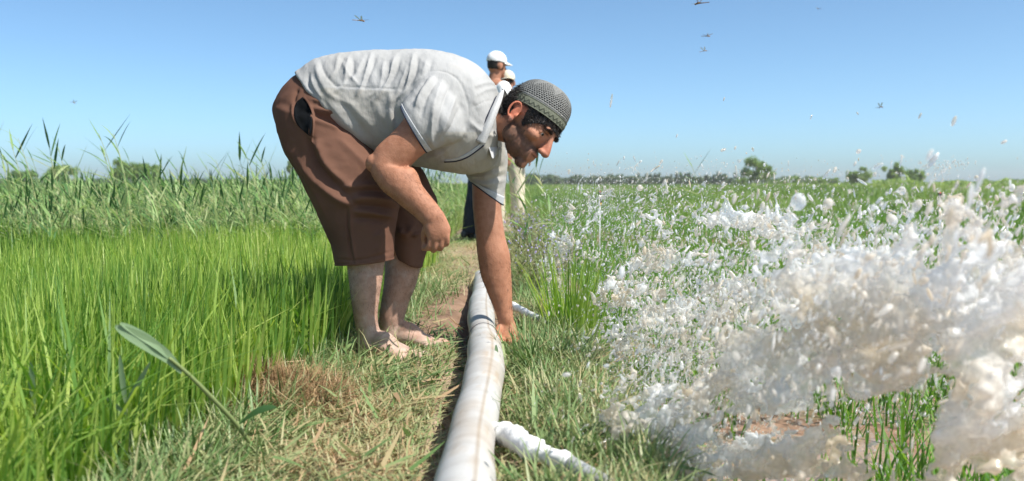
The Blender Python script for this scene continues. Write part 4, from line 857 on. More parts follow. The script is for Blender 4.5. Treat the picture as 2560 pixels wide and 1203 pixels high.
    a = np.linspace(-1, 1, 13); rowi = [W((.074 * t_, .008 + .088 * math.sqrt(max(1 - t_ * t_, 0)), 1.685)) for t_ in a]; rowo = [W((.074 * t_, .02 + .155 * math.sqrt(max(1 - t_ * t_ * .99, 0)) ** .8, 1.672 - .012 * t_ * t_)) for t_ in a]
    vv2 = np.array(rowi + rowo); kk = np.arange(12); pk = link('peak', mesh_np('peak', vv2, np.stack([kk, kk + 1, kk + 14, kk + 13], 1)), cap_c, co_); s = pk.modifiers.new('s', 'SOLIDIFY'); s.thickness = .004
    if shades:
        sg_ = join([el((.032, .094, 1.640), (.026, .008, .018)), el((-.032, .094, 1.640), (.026, .008, .018)), tb([(-.015, .1, 1.645), (.015, .1, 1.645)], [.003, .003], n=6, sub=1), tb([(.058, .09, 1.645), (.08, 0, 1.645)], [.003, .003], n=6, sub=1), tb([(-.058, .09, 1.645), (-.08, 0, 1.645)], [.003, .003], n=6, sub=1)])
        link('sunglasses', mesh_np('sunglasses', *sg_), M['shades'], root)
    return root
M['shoe'] = pmat('shoe_leather', (.03, .03, .035), (.06, .06, .065), 20, .4); M['shades'] = pmat('dark_glass', (.008, .008, .01), rough=.08)
white = pmat('white_cotton', (.80, .80, .79), (.70, .71, .72), 12, .8, .4, 80, bdist=.004); cream = pmat('cream_cotton', (.62, .55, .42), (.54, .47, .35), 9, .85, .4, 80, bdist=.004)
navyt = pmat('navy_trousers', (.012, .016, .026), (.022, .027, .04), 8, .8, .4, 60, bdist=.004); bcap = pmat('beige_cotton', (.66, .58, .44), (.6, .52, .39), 12, .85)
p1 = stander(1192, 8.6, 1.755, math.radians(38), white, white, navyt, 'man in white baseball cap and dark trousers standing behind the bent man'); p1.rotation_euler = (0, math.radians(6.5), 0)
stander(1269, 10.0, 1.735, math.radians(-88), bcap, cream, cream, 'person in beige cap, sunglasses and cream trousers half hidden behind the bent man', True)

# ------------------------------------------------------------------ plants near the bank
def tuft(px, py, n, h, rad, name, label, mat, w=(.004, .008), lean=.35, bend=.8, seed=0, tint=(.1, .9), group=None, Y=None, cat='grass'):
    global rng
    rng = np.random.default_rng(seed); Y = Y or F * (H + .03) / (py - HY); X = (px - CX) / F * Y; g = float(gz(np.array([X]), np.array([Y]))[0])
    a = U(0, 6.28, n); r = rad * rng.random(n) ** .6; b = np.stack([X + r * np.cos(a), Y + r * np.sin(a), np.full(n, g - .01)], -1)
    P_ = blades(b, U(.5, 1.05, n) * h, U(*w, n), a + U(-.8, .8, n), U(.02, lean, n), U(0, bend, n), tint=U(*tint, n))
    return blade_obj(name, [P_], M[mat], label, cat, None, None, group, (X, Y, g))
tuft(1432, 862, 170, .40, .10, 'grass_tuft', 'tall bright green grass tuft beside the far branch pipe', 'rice', lean=.3, bend=.5, seed=3, tint=(.1, .6))
tuft(1500, 800, 60, .30, .07, 'grass_tuft', 'thinner grass tuft right of the tall bright one', 'rice', lean=.3, bend=.6, seed=4, tint=(.0, .5))
tuft(1345, 950, 90, .16, .10, 'grass_tuft', 'low sprawling green tuft in front of the reaching hand', 'turf', lean=.9, bend=.9, seed=5, tint=(.0, .45))
tuft(1300, 880, 60, .12, .05, 'grass_tuft', 'small grass tuft around the fingers of the reaching hand', 'turf', lean=.5, bend=.9, seed=6, tint=(.1, .6))
# dead brown grass heap
rng = np.random.default_rng(77); n = 9000; Yc = 2.30; Xc = (662 - CX) / F * Yc; a = U(0, 6.28, n); r = .22 * rng.random(n) ** .9 * (.7 + .6 * vn(np.stack([a * 1.3, a * 0, a * 0], -1), 1, 5))
b = np.stack([Xc + 1.15 * r * np.cos(a), Yc + r * np.sin(a) * 1.0, gz(Xc + r * 0, Yc + r * 0) + .085 * np.clip(1 - (r / .23) ** 2, 0, 1) * rng.random(n) ** 1.5], -1)
Pd = blades(b, U(.02, .075, n), U(.0011, .0022, n), U(0, 6.28, n), U(.7, 1.6, n), U(-1, 1.4, n), tint=U(0, .55, n))
blade_obj('dry_grass', [Pd], M['straw'], 'brown heap of dead wiry grass on the bank left of the bare feet', 'dry grass', None, None, None, (Xc, Yc, 0.0))
# flowering weeds along the right edge of the path
petal = pmat('petal', (.34, .28, .62), (.5, .42, .72), 30, .6); M['weed'] = leafmat('weed_leaf', [(.08, .12, .04), (.17, .2, .08), (.3, .28, .14), (.38, .33, .2)], .25)
def weed(x, y, h, seed, label, group):
    R = np.random.default_rng(seed); g = float(gz(np.array([x]), np.array([y]))[0]); e = empty('flowering_weed', (x, y, g)); tag(e, label, 'weed', group)
    tv = []; lp = []; tips = []
    for k in range(13):
        a = R.uniform(0, 6.28); sp = R.uniform(.1, .75) * h * .8; p1 = np.array([sp * .25 * math.cos(a), sp * .25 * math.sin(a), h * .45]); p2 = np.array([sp * math.cos(a), sp * math.sin(a), h * R.uniform(.6, 1)])
        tv.append(tube([(0, 0, 0), p1, p2], [.0022, .0016, .0009], n=5, sub=3)); tips.append(p2)
        for m in range(16):
            t = R.uniform(.15, 1); c = (1 - t) ** 2 * np.zeros(3) + 2 * t * (1 - t) * p1 + t * t * p2; lp.append(c + R.normal(0, .008, 3))
        for m in range(3): tips.append(p1 + (p2 - p1) * R.uniform(.2, .9) + R.normal(0, .02, 3))
    v, q, t = join(tv); link('stem', mesh_np('stem', v, q, t, {'tint': np.full(len(v), .5)}), M['stem'], e)
    lp = np.array(lp); n = len(lp); bl = blades(lp, R.uniform(.015, .045, n), R.uniform(.004, .008, n), R.uniform(0, 6.28, n), R.uniform(.3, 1.6, n), R.uniform(-.5, .8, n), prof=(.4, 1, .8, .05), tint=R.random(n))
    link('leaves', mesh_np('leaves', bl[0], bl[1], None, {'tint': bl[2]}), M['weed'], e)
    tips = np.array(tips)[R.random(len(tips)) < .4]; u = R.normal(0, 1, (len(tips), 3)); u /= np.linalg.norm(u, axis=1)[:, None]
    fv, _, ft = balls(tips, np.stack([R.uniform(.003, .0065, len(tips))] * 3, 1), 1); link('flowers', mesh_np('flowers', fv, None, ft), petal, e)
R_ = random.Random(9)
for i in range(26):
    yy = R_.uniform(3.9, 8.5); xx = R_.uniform(.05, .16 + .035 * yy)
    weed(xx, yy, R_.uniform(.22, .42), 300 + i, 'grey green weed with tiny purple flowers along the path edge behind the hand', 'flowering weeds along the path edge')
for i in range(7):
    yy = R_.uniform(4.2, 7.5); xx = -R_.uniform(.5, .68); weed(xx, yy, R_.uniform(.12, .2), 360 + i, 'low green weed at the left edge of the path behind the legs', 'low weeds behind the legs')
# reeds standing right of the man
for (px, Y, tip, pi, lab) in [(1312, 5.2, 375, 2, 'reed with two pale stems just right of the man\'s chin'), (1328, 5.0, 392, 5, 'reed with pale thick stem crossing the cream trousers'), (1391, 5.6, 388, 7, 'thin upright reed at the left border of the splash'), (1352, 5.4, 430, 1, 'shorter leaning reed among the purple weeds'), (1280, 5.5, 470, 3, 'short reed in front of the cream trousers'),
                              (1768, 7.6, 392, 4, 'lone reed tip standing above the mid splash'), (2297, 8.5, 420, 6, 'lone reed rising in front of the dark tree on the right')]:
    X = (px - CX) / F * Y; g = float(gz(np.array([X]), np.array([Y]))[0]); h = (H - (tip - HY) / F * Y - g) * .95
    place_reed(X, Y, h, pi, random.uniform(-.4, .4), lab, None)
# bent near reed leaning out of the left corner
def leafrib(pts, wd, nm, parent, o, side=(0.25, .1, 1), mat='reed', tint=.75):
    C = cat_interp(np.array([P(*p) for p in pts]), 5); t = np.linspace(0, 1, len(C)); wv = wd * np.clip(np.sin(np.pi * (t * .93 + .05)) ** .7, .02, 1); s = np.array(side, float); s /= np.linalg.norm(s)
    v, q = ribbon(C, wv, s); l_ = link(nm, mesh_np(nm, v - o, q, None, {'tint': np.full(len(v), tint)}), M[mat], parent); return l_
o = P(660, 1130, 1.95); o[2] = 0; e = empty('reed', tuple(o)); tag(e, 'near broken reed slanting across the rice with a wide pale leaf at its tip', 'reed')
C = [P(*p) for p in [(640, 1130, 1.85), (590, 1060, 1.78), (520, 985, 1.70), (470, 935, 1.66), (425, 897, 1.63)]]; v, q, t = tube(C, [.0045, .0045, .0042, .0036, .003], n=8, sub=5, ref=(0, 1, .1)); link('stem', mesh_np('stem', v - o, q, t, {'tint': np.full(len(v), .2)}), M['stem'], e)
M['paleleaf'] = leafmat('pale_leaf', [(.16, .25, .14), (.26, .36, .2)], .25)
leafrib([(455, 930, 1.65), (420, 893, 1.63), (370, 860, 1.60), (320, 833, 1.58), (288, 816, 1.57)], .026, 'leaf', e, o, mat='paleleaf')
leafrib([(430, 900, 1.64), (390, 862, 1.61), (340, 830, 1.59), (300, 808, 1.57)], .016, 'leaf', e, o, mat='paleleaf', side=(.1, .3, 1))
leafrib([(600, 1058, 1.79), (630, 1035, 1.78), (660, 1022, 1.77), (690, 1018, 1.76)], .018, 'leaf', e, o, side=(.1, .7, .7), tint=.1)
def smallreed(pts, leaves, label, r=.0028):
    o = P(*pts[0]); o[2] = max(o[2], -.15); e = empty('reed', tuple(o)); tag(e, label, 'reed'); C = [P(*p) for p in pts]; v, q, t = tube(C, np.linspace(r, r * .5, len(C)), n=6, sub=4); link('stem', mesh_np('stem', v - o, q, t, {'tint': np.full(len(v), .15)}), M['stem'], e)
    for L_, w_ in leaves: leafrib(L_, w_, 'leaf', e, o, mat='paleleaf', side=(1, .1, .25))
smallreed([(325, 1160, 1.75), (320, 1050, 1.74), (312, 1000, 1.73)], [([(314, 1008, 1.73), (306, 950, 1.72), (299, 888, 1.71)], .011), ([(316, 1010, 1.73), (345, 960, 1.72), (375, 905, 1.7)], .013), ([(315, 1036, 1.73), (290, 1015, 1.72), (262, 990, 1.7)], .010)], 'small near reed with V-shaped pale leaves in the rice at lower left')
smallreed([(100, 1180, 1.75), (90, 1060, 1.74), (84, 985, 1.73)], [([(86, 1000, 1.73), (80, 940, 1.72), (76, 905, 1.71)], .010), ([(88, 1010, 1.73), (78, 970, 1.72), (72, 935, 1.7)], .009)], 'thin near reed at the far lower left of the rice')
# loose leaves and twigs lying about
def litter(pts, wd, name, label, mat='paleleaf', side=(.3, 1, .2), tint=.5, cat='leaf'):
    o = P(*pts[0]); e = leafrib(pts, wd, name, None, o, side=side, mat=mat, tint=tint); e.location = tuple(o); tag(e, label, cat)
Yh = 2.62
litter([(1205, 872, 2.66), (1225, 862, 2.66), (1243, 838, 2.68), (1250, 812, 2.72)], .010, 'leaf', 'narrow green leaf lying over the hose at the wrist', side=(.5, .5, .5))
litter([(1202, 818, 2.86), (1212, 850, 2.74), (1228, 880, 2.62), (1246, 902, 2.56)], .004, 'leaf_stalk', 'thin curved leaf stalk hanging across the hose', mat='reed', tint=.5)
litter([(1240, 900, 2.50), (1241, 880, 2.50), (1240, 862, 2.5)], .010, 'leaf', 'pointed leaf upright at the right side of the hose', side=(1, .1, 0))
litter([(1285, 908, 2.78), (1320, 910, 2.78), (1362, 907, 2.78)], .006, 'twig', 'dark straight twig lying right of the hose', mat='straw', tint=0, cat='twig')
litter([(1030, 897, 2.76), (1065, 880, 2.80), (1108, 862, 2.86)], .005, 'twig', 'thin brown twig lying across the toes', mat='straw', tint=.1, cat='twig')
litter([(545, 1075, 2.0), (575, 1110, 1.95), (600, 1135, 1.92)], .014, 'dry_leaf', 'curled tan dry leaf left of the hose near the lower edge', mat='straw', tint=.7)
litter([(700, 905, 2.45), (740, 903, 2.45), (765, 900, 2.46)], .006, 'straw_stalk', 'pale straw stalk on top of the dead grass heap', mat='straw', tint=1, cat='straw')

# ------------------------------------------------------------------ sprinklers
M['black'] = pmat('black_plastic', (.012, .012, .014), rough=.4); M['whitep'] = pmat('white_plastic', (.75, .75, .75), rough=.4); M['yellow'] = pmat('yellow_plastic', (.75, .42, .02), rough=.4); M['red'] = pmat('red_plastic', (.7, .02, .06), rough=.4)
def sprinkler(px, ytop, Y, label):
    k = Y / F; X = (px - CX) * k; z = lambda py: H - (py - HY) * k; zb = -.2; o = np.array([X, Y, zb]); e = empty('sprinkler', tuple(o)); tag(e, label, 'sprinkler')
    def part(nm, pts, r, m): v, q, t = tube([np.array(p) - o for p in pts], r, n=14, sub=1, ref=(0, 1, 0), cap0=.2, cap1=.2); link(nm, mesh_np(nm, v, q, t), M[m], e)
    y0 = ytop
    part('post', [(X - .006, Y, zb), (X, Y, z(y0 + 33))], [.006, .006], 'whitep')
    part('collar', [(X, Y, z(y0 + 34)), (X, Y, z(y0 + 29.5))], [.0165, .0175], 'yellow')
    part('body', [(X, Y, z(y0 + 29.5)), (X, Y, z(y0 + 25)), (X, Y, z(y0 + 24)), (X, Y, z(y0 + 10)), (X, Y, z(y0 + 8)), (X, Y, z(y0 + 3))], [.019, .016, .009, .008, .012, .012], 'black')
    part('arm', [(X - .018, Y, z(y0 + 3)), (X, Y, z(y0 + 5)), (X + .018, Y, z(y0 + 3))], [.004, .006, .004], 'black')
    part('nozzle', [(X, Y, z(y0 + 3)), (X, Y, z(y0))], [.008, .006], 'red')
sprinkler(2350, 481, 7.0, 'black and yellow sprinkler head on a white post at the right')
sprinkler(1500, 478, 8.5, 'small sprinkler with red tip behind the left of the splash')

# ------------------------------------------------------------------ dragonflies
M['wing'] = pmat('insect_wing', (.25, .32, .38), rough=.3, trans=.85); M['insect'] = pmat('insect_body', (.015, .013, .01), (.30, .16, .05), 120, .4)
def dragonfly(px, py, Y, az, size, roll, label):
    c = P(px, py, Y); e = empty('dragonfly', tuple(c)); tag(e, label, 'dragonfly', None); e.rotation_euler = (roll, random.uniform(-.3, .3), az); e.scale = (size * .85,) * 3
    v, q, t = join([tube([(-.042, 0, 0), (-.01, 0, .001), (.004, 0, .003), (.013, 0, .002), (.017, 0, 0)], [.0016, .0022, .0048, .0048, .003], n=10, sub=3), ell((.021, 0, 0), (.0045, .006, .0042))]); link('body', mesh_np('body', v, q, t), M['insect'], e)
    for sx in (1, -1):
        for x0, sw in ((.009, .35), (.001, -.25)):
            C = [np.array([x0 + sw * .05 * f, sx * (.004 + .046 * f), .004 + .014 * f]) for f in np.linspace(0, 1, 7)]; v, q = ribbon(C, .011 * np.array([.4, .7, .9, 1, 1, .85, .2]), (1, 0, 0)); link('wing', mesh_np('wing', v, q), M['wing'], e)
for a in [(900, 52, 4.0, .6, 1, .35, 'dragonfly flying above the man\'s back against the sky'), (1750, 9, 4.0, 2.6, 1.15, -.5, 'largest dragonfly at the top edge of the sky'), (1767, 91, 5.8, -.6, 1.0, .2, 'dragonfly below the largest one, wings spread level'), (1760, 128, 6.5, .2, 1.0, .5, 'lower dragonfly of the three in a column on the right'),
          (2045, 22, 12, 1, 1, .3, 'tiny dragonfly near the top right of the sky'), (2200, 268, 7.5, -.4, 1, .7, 'dragonfly with crossed wings above the right-hand trees'), (183, 257, 9, .3, 1, .4, 'small dragonfly in the sky at far left above the reeds')]: dragonfly(*a)

# ------------------------------------------------------------------ splashing water
mwt, nw, bw = newmat('splash_water'); L = nw.links
bw.inputs['Base Color'].default_value = (.80, .72, .62, 1); bw.inputs['Roughness'].default_value = .09; bw.inputs['IOR'].default_value = 1.33; bw.inputs['Specular IOR Level'].default_value = .9
tc = nw.nodes.new('ShaderNodeTexCoord'); t = nw.nodes.new('ShaderNodeTexNoise'); t.inputs['Scale'].default_value = 6; t.inputs['Detail'].default_value = 3; L.new(tc.outputs['Object'], t.inputs['Vector'])
r = nw.nodes.new('ShaderNodeValToRGB'); r.color_ramp.elements[0].position = .37; r.color_ramp.elements[0].color = (.84, .74, .59, 1); r.color_ramp.elements[1].position = .57; r.color_ramp.elements[1].color = (.95, .965, .97, 1); L.new(t.outputs[0], r.inputs[0]); L.new(r.outputs[0], bw.inputs['Base Color'])
t2 = nw.nodes.new('ShaderNodeTexNoise'); t2.inputs['Scale'].default_value = 45; t2.inputs['Detail'].default_value = 4; L.new(tc.outputs['Object'], t2.inputs['Vector']); bp = nw.nodes.new('ShaderNodeBump'); bp.inputs['Strength'].default_value = .8; bp.inputs['Distance'].default_value = .006; L.new(t2.outputs[0], bp.inputs['Height']); L.new(bp.outputs[0], bw.inputs['Normal'])
tl = nw.nodes.new('ShaderNodeBsdfTranslucent'); L.new(r.outputs[0], tl.inputs[0]); ms = nw.nodes.new('ShaderNodeMixShader'); ms.inputs[0].default_value = .5; L.new(bw.outputs[0], ms.inputs[1]); L.new(tl.outputs[0], ms.inputs[2])
gp_ = nw.nodes.new('ShaderNodeBsdfPrincipled'); gp_.inputs['Base Color'].default_value = (.98, .97, .95, 1); gp_.inputs['Roughness'].default_value = .04; gp_.inputs['IOR'].default_value = 1.33; gp_.inputs['Transmission Weight'].default_value = 1; L.new(bp.outputs[0], gp_.inputs['Normal'])
t3 = nw.nodes.new('ShaderNodeTexNoise'); t3.inputs['Scale'].default_value = 26; t3.inputs['Detail'].default_value = 4; L.new(tc.outputs['Object'], t3.inputs['Vector']); mr = nw.nodes.new('ShaderNodeMapRange'); mr.inputs[1].default_value = .38; mr.inputs[2].default_value = .62; mr.inputs[3].default_value = .22; mr.inputs[4].default_value = .74; L.new(t3.outputs[0], mr.inputs[0])
ms2 = nw.nodes.new('ShaderNodeMixShader'); L.new(mr.outputs[0], ms2.inputs[0]); L.new(ms.outputs[0], ms2.inputs[1]); tp_ = nw.nodes.new('ShaderNodeBsdfTransparent'); ms3 = nw.nodes.new('ShaderNodeMixShader'); ms3.inputs[0].default_value = .5; L.new(gp_.outputs[0], ms3.inputs[1]); L.new(tp_.outputs[0], ms3.inputs[2]); L.new(ms3.outputs[0], ms2.inputs[2]); L.new(ms2.outputs[0], nw.nodes['Material Output'].inputs[0])
M['splash'] = mwt
def field(px, py, G):
    m = np.zeros(len(px))
    for g in G:
        a = g[4]; m = np.maximum(m, a * np.exp(-(np.abs((px - g[0]) / g[2]) ** 3 + np.abs((py - g[1]) / g[3]) ** 3)))
    return m
def neg(px, py, G):
    m = np.zeros(len(px))
    for g in G: m = np.maximum(m, np.exp(-(((px - g[0]) / g[2]) ** 2 + ((py - g[1]) / g[3]) ** 2)))
    return m
def sheetpts(G, N, box, step, Yf, spread, layers, thr, nsc, seed, rmax, stretch=1.0, rot=0.0, na=2.4):
    R = np.random.default_rng(seed); PT = []; RD = []
    for l in range(layers):
        a, b = np.meshgrid(np.arange(box[0], box[2], step), np.arange(box[1], box[3], step)); px = a.ravel() + R.uniform(-.5, .5, a.size) * step; py = b.ravel() + R.uniform(-.5, .5, a.size) * step
        u = px * math.cos(rot) + py * math.sin(rot); w_ = -px * math.sin(rot) + py * math.cos(rot)
        q = np.stack([u / nsc / stretch, w_ / nsc, np.full(len(px), l * 3.3)], -1); f = fbm(q, 1, seed + l, 4); rg = 1 - 2 * np.abs(fbm(q, 1.7, seed + 9 + l, 2) - .5) * 2.2; big = fbm(q, .3, seed + 31 + l, 2)
        m = field(px, py, G) - .9 * neg(px, py, N); val = m * 1.0 + (f - .5) * na * .62 + (rg - .55) * .75 - thr; k = val > 0; px, py, val, q = px[k], py[k], val[k], q[k]
        Y = Yf(px, py) + (l - (layers - 1) / 2) * spread + (fbm(q, .5, seed + 71) - .5) * spread * 2.2 + R.normal(0, .006, len(px))
        s = Y / F; PT.append(np.stack([(px - CX) * s, Y, H - (py - HY) * s], -1)); RD.append(np.clip(rmax * (.35 + 1.3 * val), .2 * rmax, rmax) * R.uniform(.7, 1.2, len(px)))
    return np.concatenate(PT), np.concatenate(RD)
def ligaments(n, src, seed, Lr=(30, 110), r0=.006, dirs=None, grav=.5):
    """threads of water thrown off the sheets, each ending in a swelling drop"""
    R = np.random.default_rng(seed); PT = []; RD = []
    for k in range(n):
        p = src[R.integers(0, len(src))]; L_ = R.uniform(*Lr) / F * p[1]; a = R.normal(1.45, .55); d = np.array([math.cos(a), R.normal(0, .25), math.sin(a)]); m = int(L_ / (r0 * .55)) + 3; t = np.linspace(0, 1, m)[:, None]
        c = p + d * L_ * t + np.array([0, 0, -grav]) * L_ * t ** 2 * .6 + np.array([math.sin(k), 0, math.cos(k)]) * .12 * L_ * np.sin(t * R.uniform(3, 8)) * t
        r = r0 * R.uniform(.5, 1.1) * (1 - .65 * t[:, 0]) ; r = r * (1 - .75 * ((np.sin(t[:, 0] * R.uniform(9, 20)) > .75) & (t[:, 0] > .4))); r[-2:] = r0 * R.uniform(.35, .85)
        PT.append(c); RD.append(r)
    return np.concatenate(PT), np.concatenate(RD)
def splash(name, pts, rad, voxel, label, sub=2, sm=3):
    k = (pts[:, 2] > -.2) & (pts[:, 1] > .7); pts, rad = pts[k], rad[k]; me = fuse([balls(pts, rad, sub)], voxel, sm, .5); v = getco(me); no = getno(me)
    v = v + no * ((fbm(v, 38, 3) - .5) * voxel * 2.2 + (fbm(v, 110, 4, 2) - .5) * voxel * 1.2)[:, None]
    o_ = np.array([pts[:, 0].mean(), pts[:, 1].mean(), max(pts[:, 2].min(), -.16)]); setco(me, v - o_); o = link(name, me, M['splash'], None, tuple(o_)); return tag(o, label, 'water splash')
# near plume
GC = [(2150, 740, 210, 110, 1.2), (2350, 780, 220, 140, 1.25), (2490, 900, 120, 320, 1.2), (2250, 880, 270, 110, 1.1), (2020, 900, 300, 95, .95), (1830, 1000, 260, 110, .85), (2000, 1120, 380, 95, .85), (2450, 1090, 160, 180, .95), (2380, 600, 15, 100, .75), (2385, 507, 20, 20, .9), (2436, 620, 26, 100, .75), (2230, 690, 60, 60, .9), (2540, 740, 40, 150, 1), (2050, 690, 110, 50, .85), (1700, 1120, 170, 110, .8), (1560, 1060, 80, 90, .6), (1590, 1170, 90, 60, .65), (2270, 600, 14, 70, .8), (2135, 640, 40, 40, .9)]
NC = [(2335, 890, 42, 85), (2350, 960, 40, 70), (2180, 1065, 90, 55), (2270, 1070, 60, 70), (2210, 1150, 110, 45), (2450, 1195, 45, 30), (2545, 950, 18, 60), (2440, 730, 25, 60), (1840, 1060, 60, 45), (2100, 790, 12, 20), (1700, 900, 60, 40), (1950, 1055, 80, 30), (2330, 660, 20, 40)]
YC = lambda px, py: 1.85 - .45 * sstep(1600, 2400, px) + .0 * py
p_, r_ = sheetpts(GC, NC, (1500, 470, 2640, 1290), 8, YC, .11, 2, .47, 40, 21, .0072, 2.2, -.5, 2.5)
lp, lr = ligaments(260, p_[(p_[:, 2] > .25) | (np.random.default_rng(1).random(len(p_)) < .15)], 5, (25, 110), .006)
fp, fr = [], []
Rf = np.random.default_rng(17)
for (fx, f0, f1, w0) in [(2385, 690, 512, .013), (2440, 760, 560, .012), (2272, 720, 610, .008), (2535, 780, 640, .011), (2130, 720, 625, .009), (2050, 730, 640, .007), (1985, 740, 655, .006), (2330, 740, 640, .007), (2490, 760, 650, .009), (2210, 740, 655, .008), (1900, 800, 700, .006), (2580, 700, 560, .010), (2410, 800, 700, .014), (1820, 860, 790, .006)]:
    m = 60; tt = np.linspace(0, 1, m); Yf_ = 1.55 + Rf.uniform(-.08, .12); py_ = f0 + (f1 - f0) * tt; px_ = fx + 9 * np.sin(tt * Rf.uniform(3, 6) + Rf.uniform(0, 6)) + Rf.uniform(-20, 20) * (1 - tt)
    fp.append(np.array([P(a, b, Yf_ + .02 * math.sin(5 * c)) for a, b, c in zip(px_, py_, tt)])); rr_ = w0 * (1.25 - .8 * tt) * (1 + .35 * np.sin(tt * 17 + fx)); rr_[-6:] = w0 * Rf.uniform(.7, 1.15) * np.array([.7, .95, 1, 1, .9, .6]); fr.append(rr_)
lp = np.concatenate([lp] + fp); lr = np.concatenate([lr] + fr)
near_s = splash('water_splash', np.concatenate([p_, lp]), np.concatenate([r_, lr]),   .0043, 'large near plume of muddy white water filling the lower right')
# middle crest
GB = [(1870, 552, 140, 24, .95), (1965, 575, 80, 28, .95), (2080, 660, 120, 50, .75), (1650, 650, 120, 38, .68), (1560, 740, 80, 60, .68), (1790, 640, 100, 32, .62), (1700, 780, 220, 65, .7), (1900, 730, 180, 55, .66), (1560, 860, 90, 70, .66), (1640, 560, 60, 40, .45), (2160, 740, 120, 60, .6), (1780, 870, 180, 50, .6)]
p_, r_ = sheetpts(GB, [(1830, 620, 60, 20)], (1440, 480, 2300, 980), 8, lambda px, py: 2.75 - .25 * sstep(1500, 2200, px), .16, 2, .52, 24, 41, .0085, 1.7, -.2, 2.3)
lp, lr = ligaments(420, p_, 6, (20, 95), .0062)
splash('water_splash', np.concatenate([p_, lp]), np.concatenate([r_, lr]), .0048, 'tan crest of torn water arching across the middle of the seedling field')
# fine fountain from the far branch pipe
GA = [(1385, 700, 26, 110, .8), (1405, 610, 36, 60, .8), (1440, 560, 42, 50, .7), (1480, 520, 36, 50, .65), (1515, 480, 30, 40, .55), (1450, 640, 60, 40, .5)]
p_, r_ = sheetpts(GA, [], (1330, 430, 1600, 830), 5, lambda px, py: 3.45 + 0 * px, .1, 2, .52, 15, 51, .0045, 2.2, -1.1)
lp, lr = ligaments(160, p_, 7, (15, 60), .004)
splash('water_splash', np.concatenate([p_, lp]), np.concatenate([r_, lr]), .0036, 'narrow fountain spraying up behind the reaching hand', 2, 2)
# thin sheet by the foot of the tall tuft
# droplets
def drops(n, seed):
    R = np.random.default_rng(seed)
    comps = [(.30, 1680, 980, 130, 130, 1.9, .25, .0024), (.16, 2150, 800, 260, 200, 1.6, .25, .0026), (.12, 1560, 760, 80, 140, 2.7, .3, .0024), (.16, 1415, 620, 38, 110, 3.4, .25, .0018), (.05, 1470, 500, 60, 50, 3.4, .25, .0018), (.10, 1500, 520, 110, 70, 3.2, .4, .0022), (.12, 1700, 600, 190, 90, 2.7, .4, .0034), (.11, 1650, 780, 150, 110, 2.5, .4, .0038), (.09, 1950, 690, 200, 110, 2.3, .4, .005), (.13, 2250, 760, 200, 130, 1.8, .35, .005), (.10, 1800, 950, 200, 120, 1.9, .3, .0042), (.05, 2420, 620, 130, 80, 2.1, .5, .006), (.05, 1750, 460, 260, 45, 2.9, .4, .0026)]
    P_ = []; Q = []
    for wgt, cx, cy, sx, sy, Y0, sY, r0 in comps:
        m = int(n * wgt); px = R.normal(cx, sx, m); py = R.normal(cy, sy, m); Y = np.maximum(R.normal(Y0, sY, m), .9); r = np.minimum(r0 * .50 * np.exp(R.normal(-.5, .65, m)), .0058); k = (px > 1335 + np.maximum(0, (480 - py)) * .3) & (py > 375 + np.abs(R.normal(0, 30, m)))
        s = Y / F; P_.append(np.stack([(px - CX) * s, Y, H - (py - HY) * s], -1)[k]); Q.append(r[k])
    p = np.concatenate(P_); r = np.concatenate(Q); return p, r
p_, r_ = drops(34000, 12); k = (p_[:, 2] > -.16) & ~((p_[:, 0] < .26) & (p_[:, 1] < 3.3) & (np.random.default_rng(2).random(len(p_)) < .75)); p_, r_ = p_[k], r_[k]
sky_d = [(1528, 252, 2.4, 5.5), (1692, 340, 2.2, 3), (1808, 375, 2.2, 5), (1838, 370, 2, 3), (1882, 374, 2.6, 4), (2385, 303, 1.6, 7), (2510, 355, 1.6, 5), (2333, 400, 1.5, 10), (2195, 415, 1.5, 8), (2144, 284, 2, 3), (2028, 293, 2, 3), (1810, 248, 2.5, 2.5), (2300, 290, 1.8, 4), (2255, 477, 2, 11), (2070, 510, 1.7, 13), (1996, 505, 1.6, 20), (2292, 515, 1.5, 15), (2155, 455, 2, 6), (2530, 470, 2, 9), (2505, 488, 2, 9), (2230, 550, 1.7, 14), (2515, 590, 1.6, 14), (2445, 515, 2, 8), (1470, 400, 3, 2), (1560, 395, 3, 3), (1640, 420, 2.8, 5), (1600, 470, 2.6, 8), (1500, 445, 2.8, 3)]
sp = np.array([P(a, b, c) for a, b, c, d in sky_d]); sr = np.array([d / F * c for a, b, c, d in sky_d]); p_ = np.concatenate([p_, sp]); r_ = np.concatenate([r_, sr])
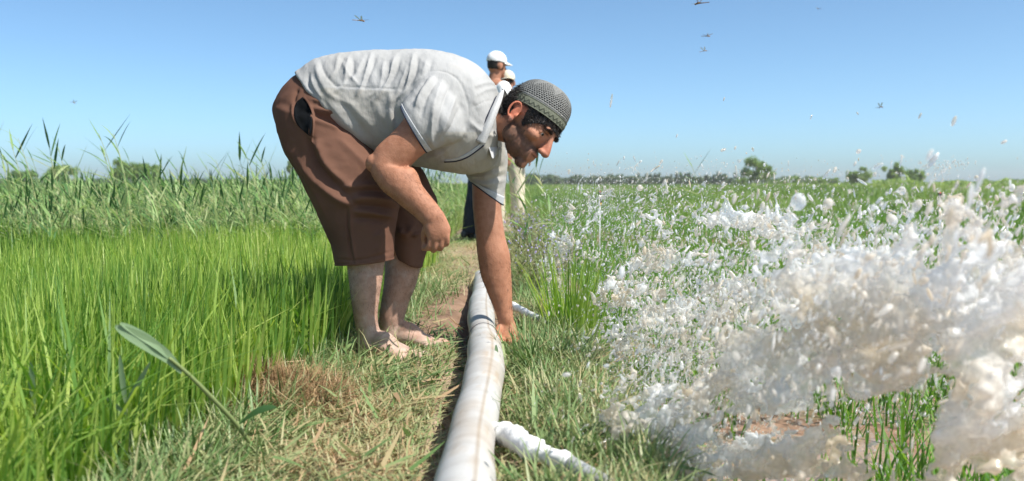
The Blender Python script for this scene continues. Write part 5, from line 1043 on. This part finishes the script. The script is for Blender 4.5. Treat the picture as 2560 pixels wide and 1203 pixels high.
# water thrown by the sprinkler
R = np.random.default_rng(3); m = 150; t_ = R.random(m) ** .6; a = R.uniform(-.5, 1.0, m); px = 2350 + a * 90 * t_ * 1.3 - 20; py = 478 - 175 * (t_ - .62 * t_ ** 2) + R.normal(0, 6, m); p_ = np.concatenate([p_, np.stack([(px - CX) / F * 7, np.full(m, 7.0), H - (py - HY) / F * 7], -1)]); r_ = np.concatenate([r_, R.uniform(.0025, .006, m)])
n = len(p_); R = np.random.default_rng(8); Q_, _ = np.linalg.qr(R.normal(0, 1, (n, 3, 3))); el_ = 1 + np.abs(R.normal(0, 1.0, n)) * (r_ < .0075) + np.abs(R.normal(0, .25, n)); nr_ = 1 / np.sqrt(el_)
dv_ = np.stack([R.normal(.25, .45, n), R.normal(0, .3, n), R.normal(.9, .35, n)], 1); dv_ /= np.linalg.norm(dv_, axis=1)[:, None]; a2_ = np.cross(dv_, R.normal(0, 1, (n, 3))); a2_ /= np.linalg.norm(a2_, axis=1)[:, None]; Q_ = np.stack([dv_, a2_, np.cross(dv_, a2_)], 2)
sc3 = np.stack([r_ * el_, r_ * nr_ * R.uniform(.75, 1.1, n), r_ * nr_ * R.uniform(.75, 1.1, n)], 1)
big = r_ > .0028; va, _, ta = balls(p_[big], sc3[big], 2, Q_[big]); vb, _, tb_ = balls(p_[~big], sc3[~big], 1, Q_[~big]); v = np.concatenate([va, vb]); t = np.concatenate([ta, tb_ + len(va)]); me = mesh_np('droplets', v, None, t); dr = link('water_droplets', me, M['splash']); tag(dr, 'countless white water drops flying over the seedling field', 'droplets', kind='stuff')

# ------------------------------------------------------------------ haze of the hot air
hm = bpy.data.materials.new('haze'); hm.use_nodes = True; hn = hm.node_tree; hn.nodes.remove(hn.nodes['Principled BSDF']); pv = hn.nodes.new('ShaderNodeVolumePrincipled'); pv.inputs['Density'].default_value = .0007; pv.inputs['Color'].default_value = (.985, .99, 1, 1); pv.inputs['Anisotropy'].default_value = .2
hn.links.new(pv.outputs[0], hn.nodes['Material Output'].inputs['Volume'])
bx = np.array([[x, y, z] for x in (-430, 430) for y in (-50, 610) for z in (-1.5, 7)]); hz = link('haze', mesh_np('haze', bx, [(0, 1, 3, 2), (4, 6, 7, 5), (0, 4, 5, 1), (2, 3, 7, 6), (0, 2, 6, 4), (1, 5, 7, 3)], smooth=False), hm); tag(hz, 'thin pale haze over the fields', kind='stuff')
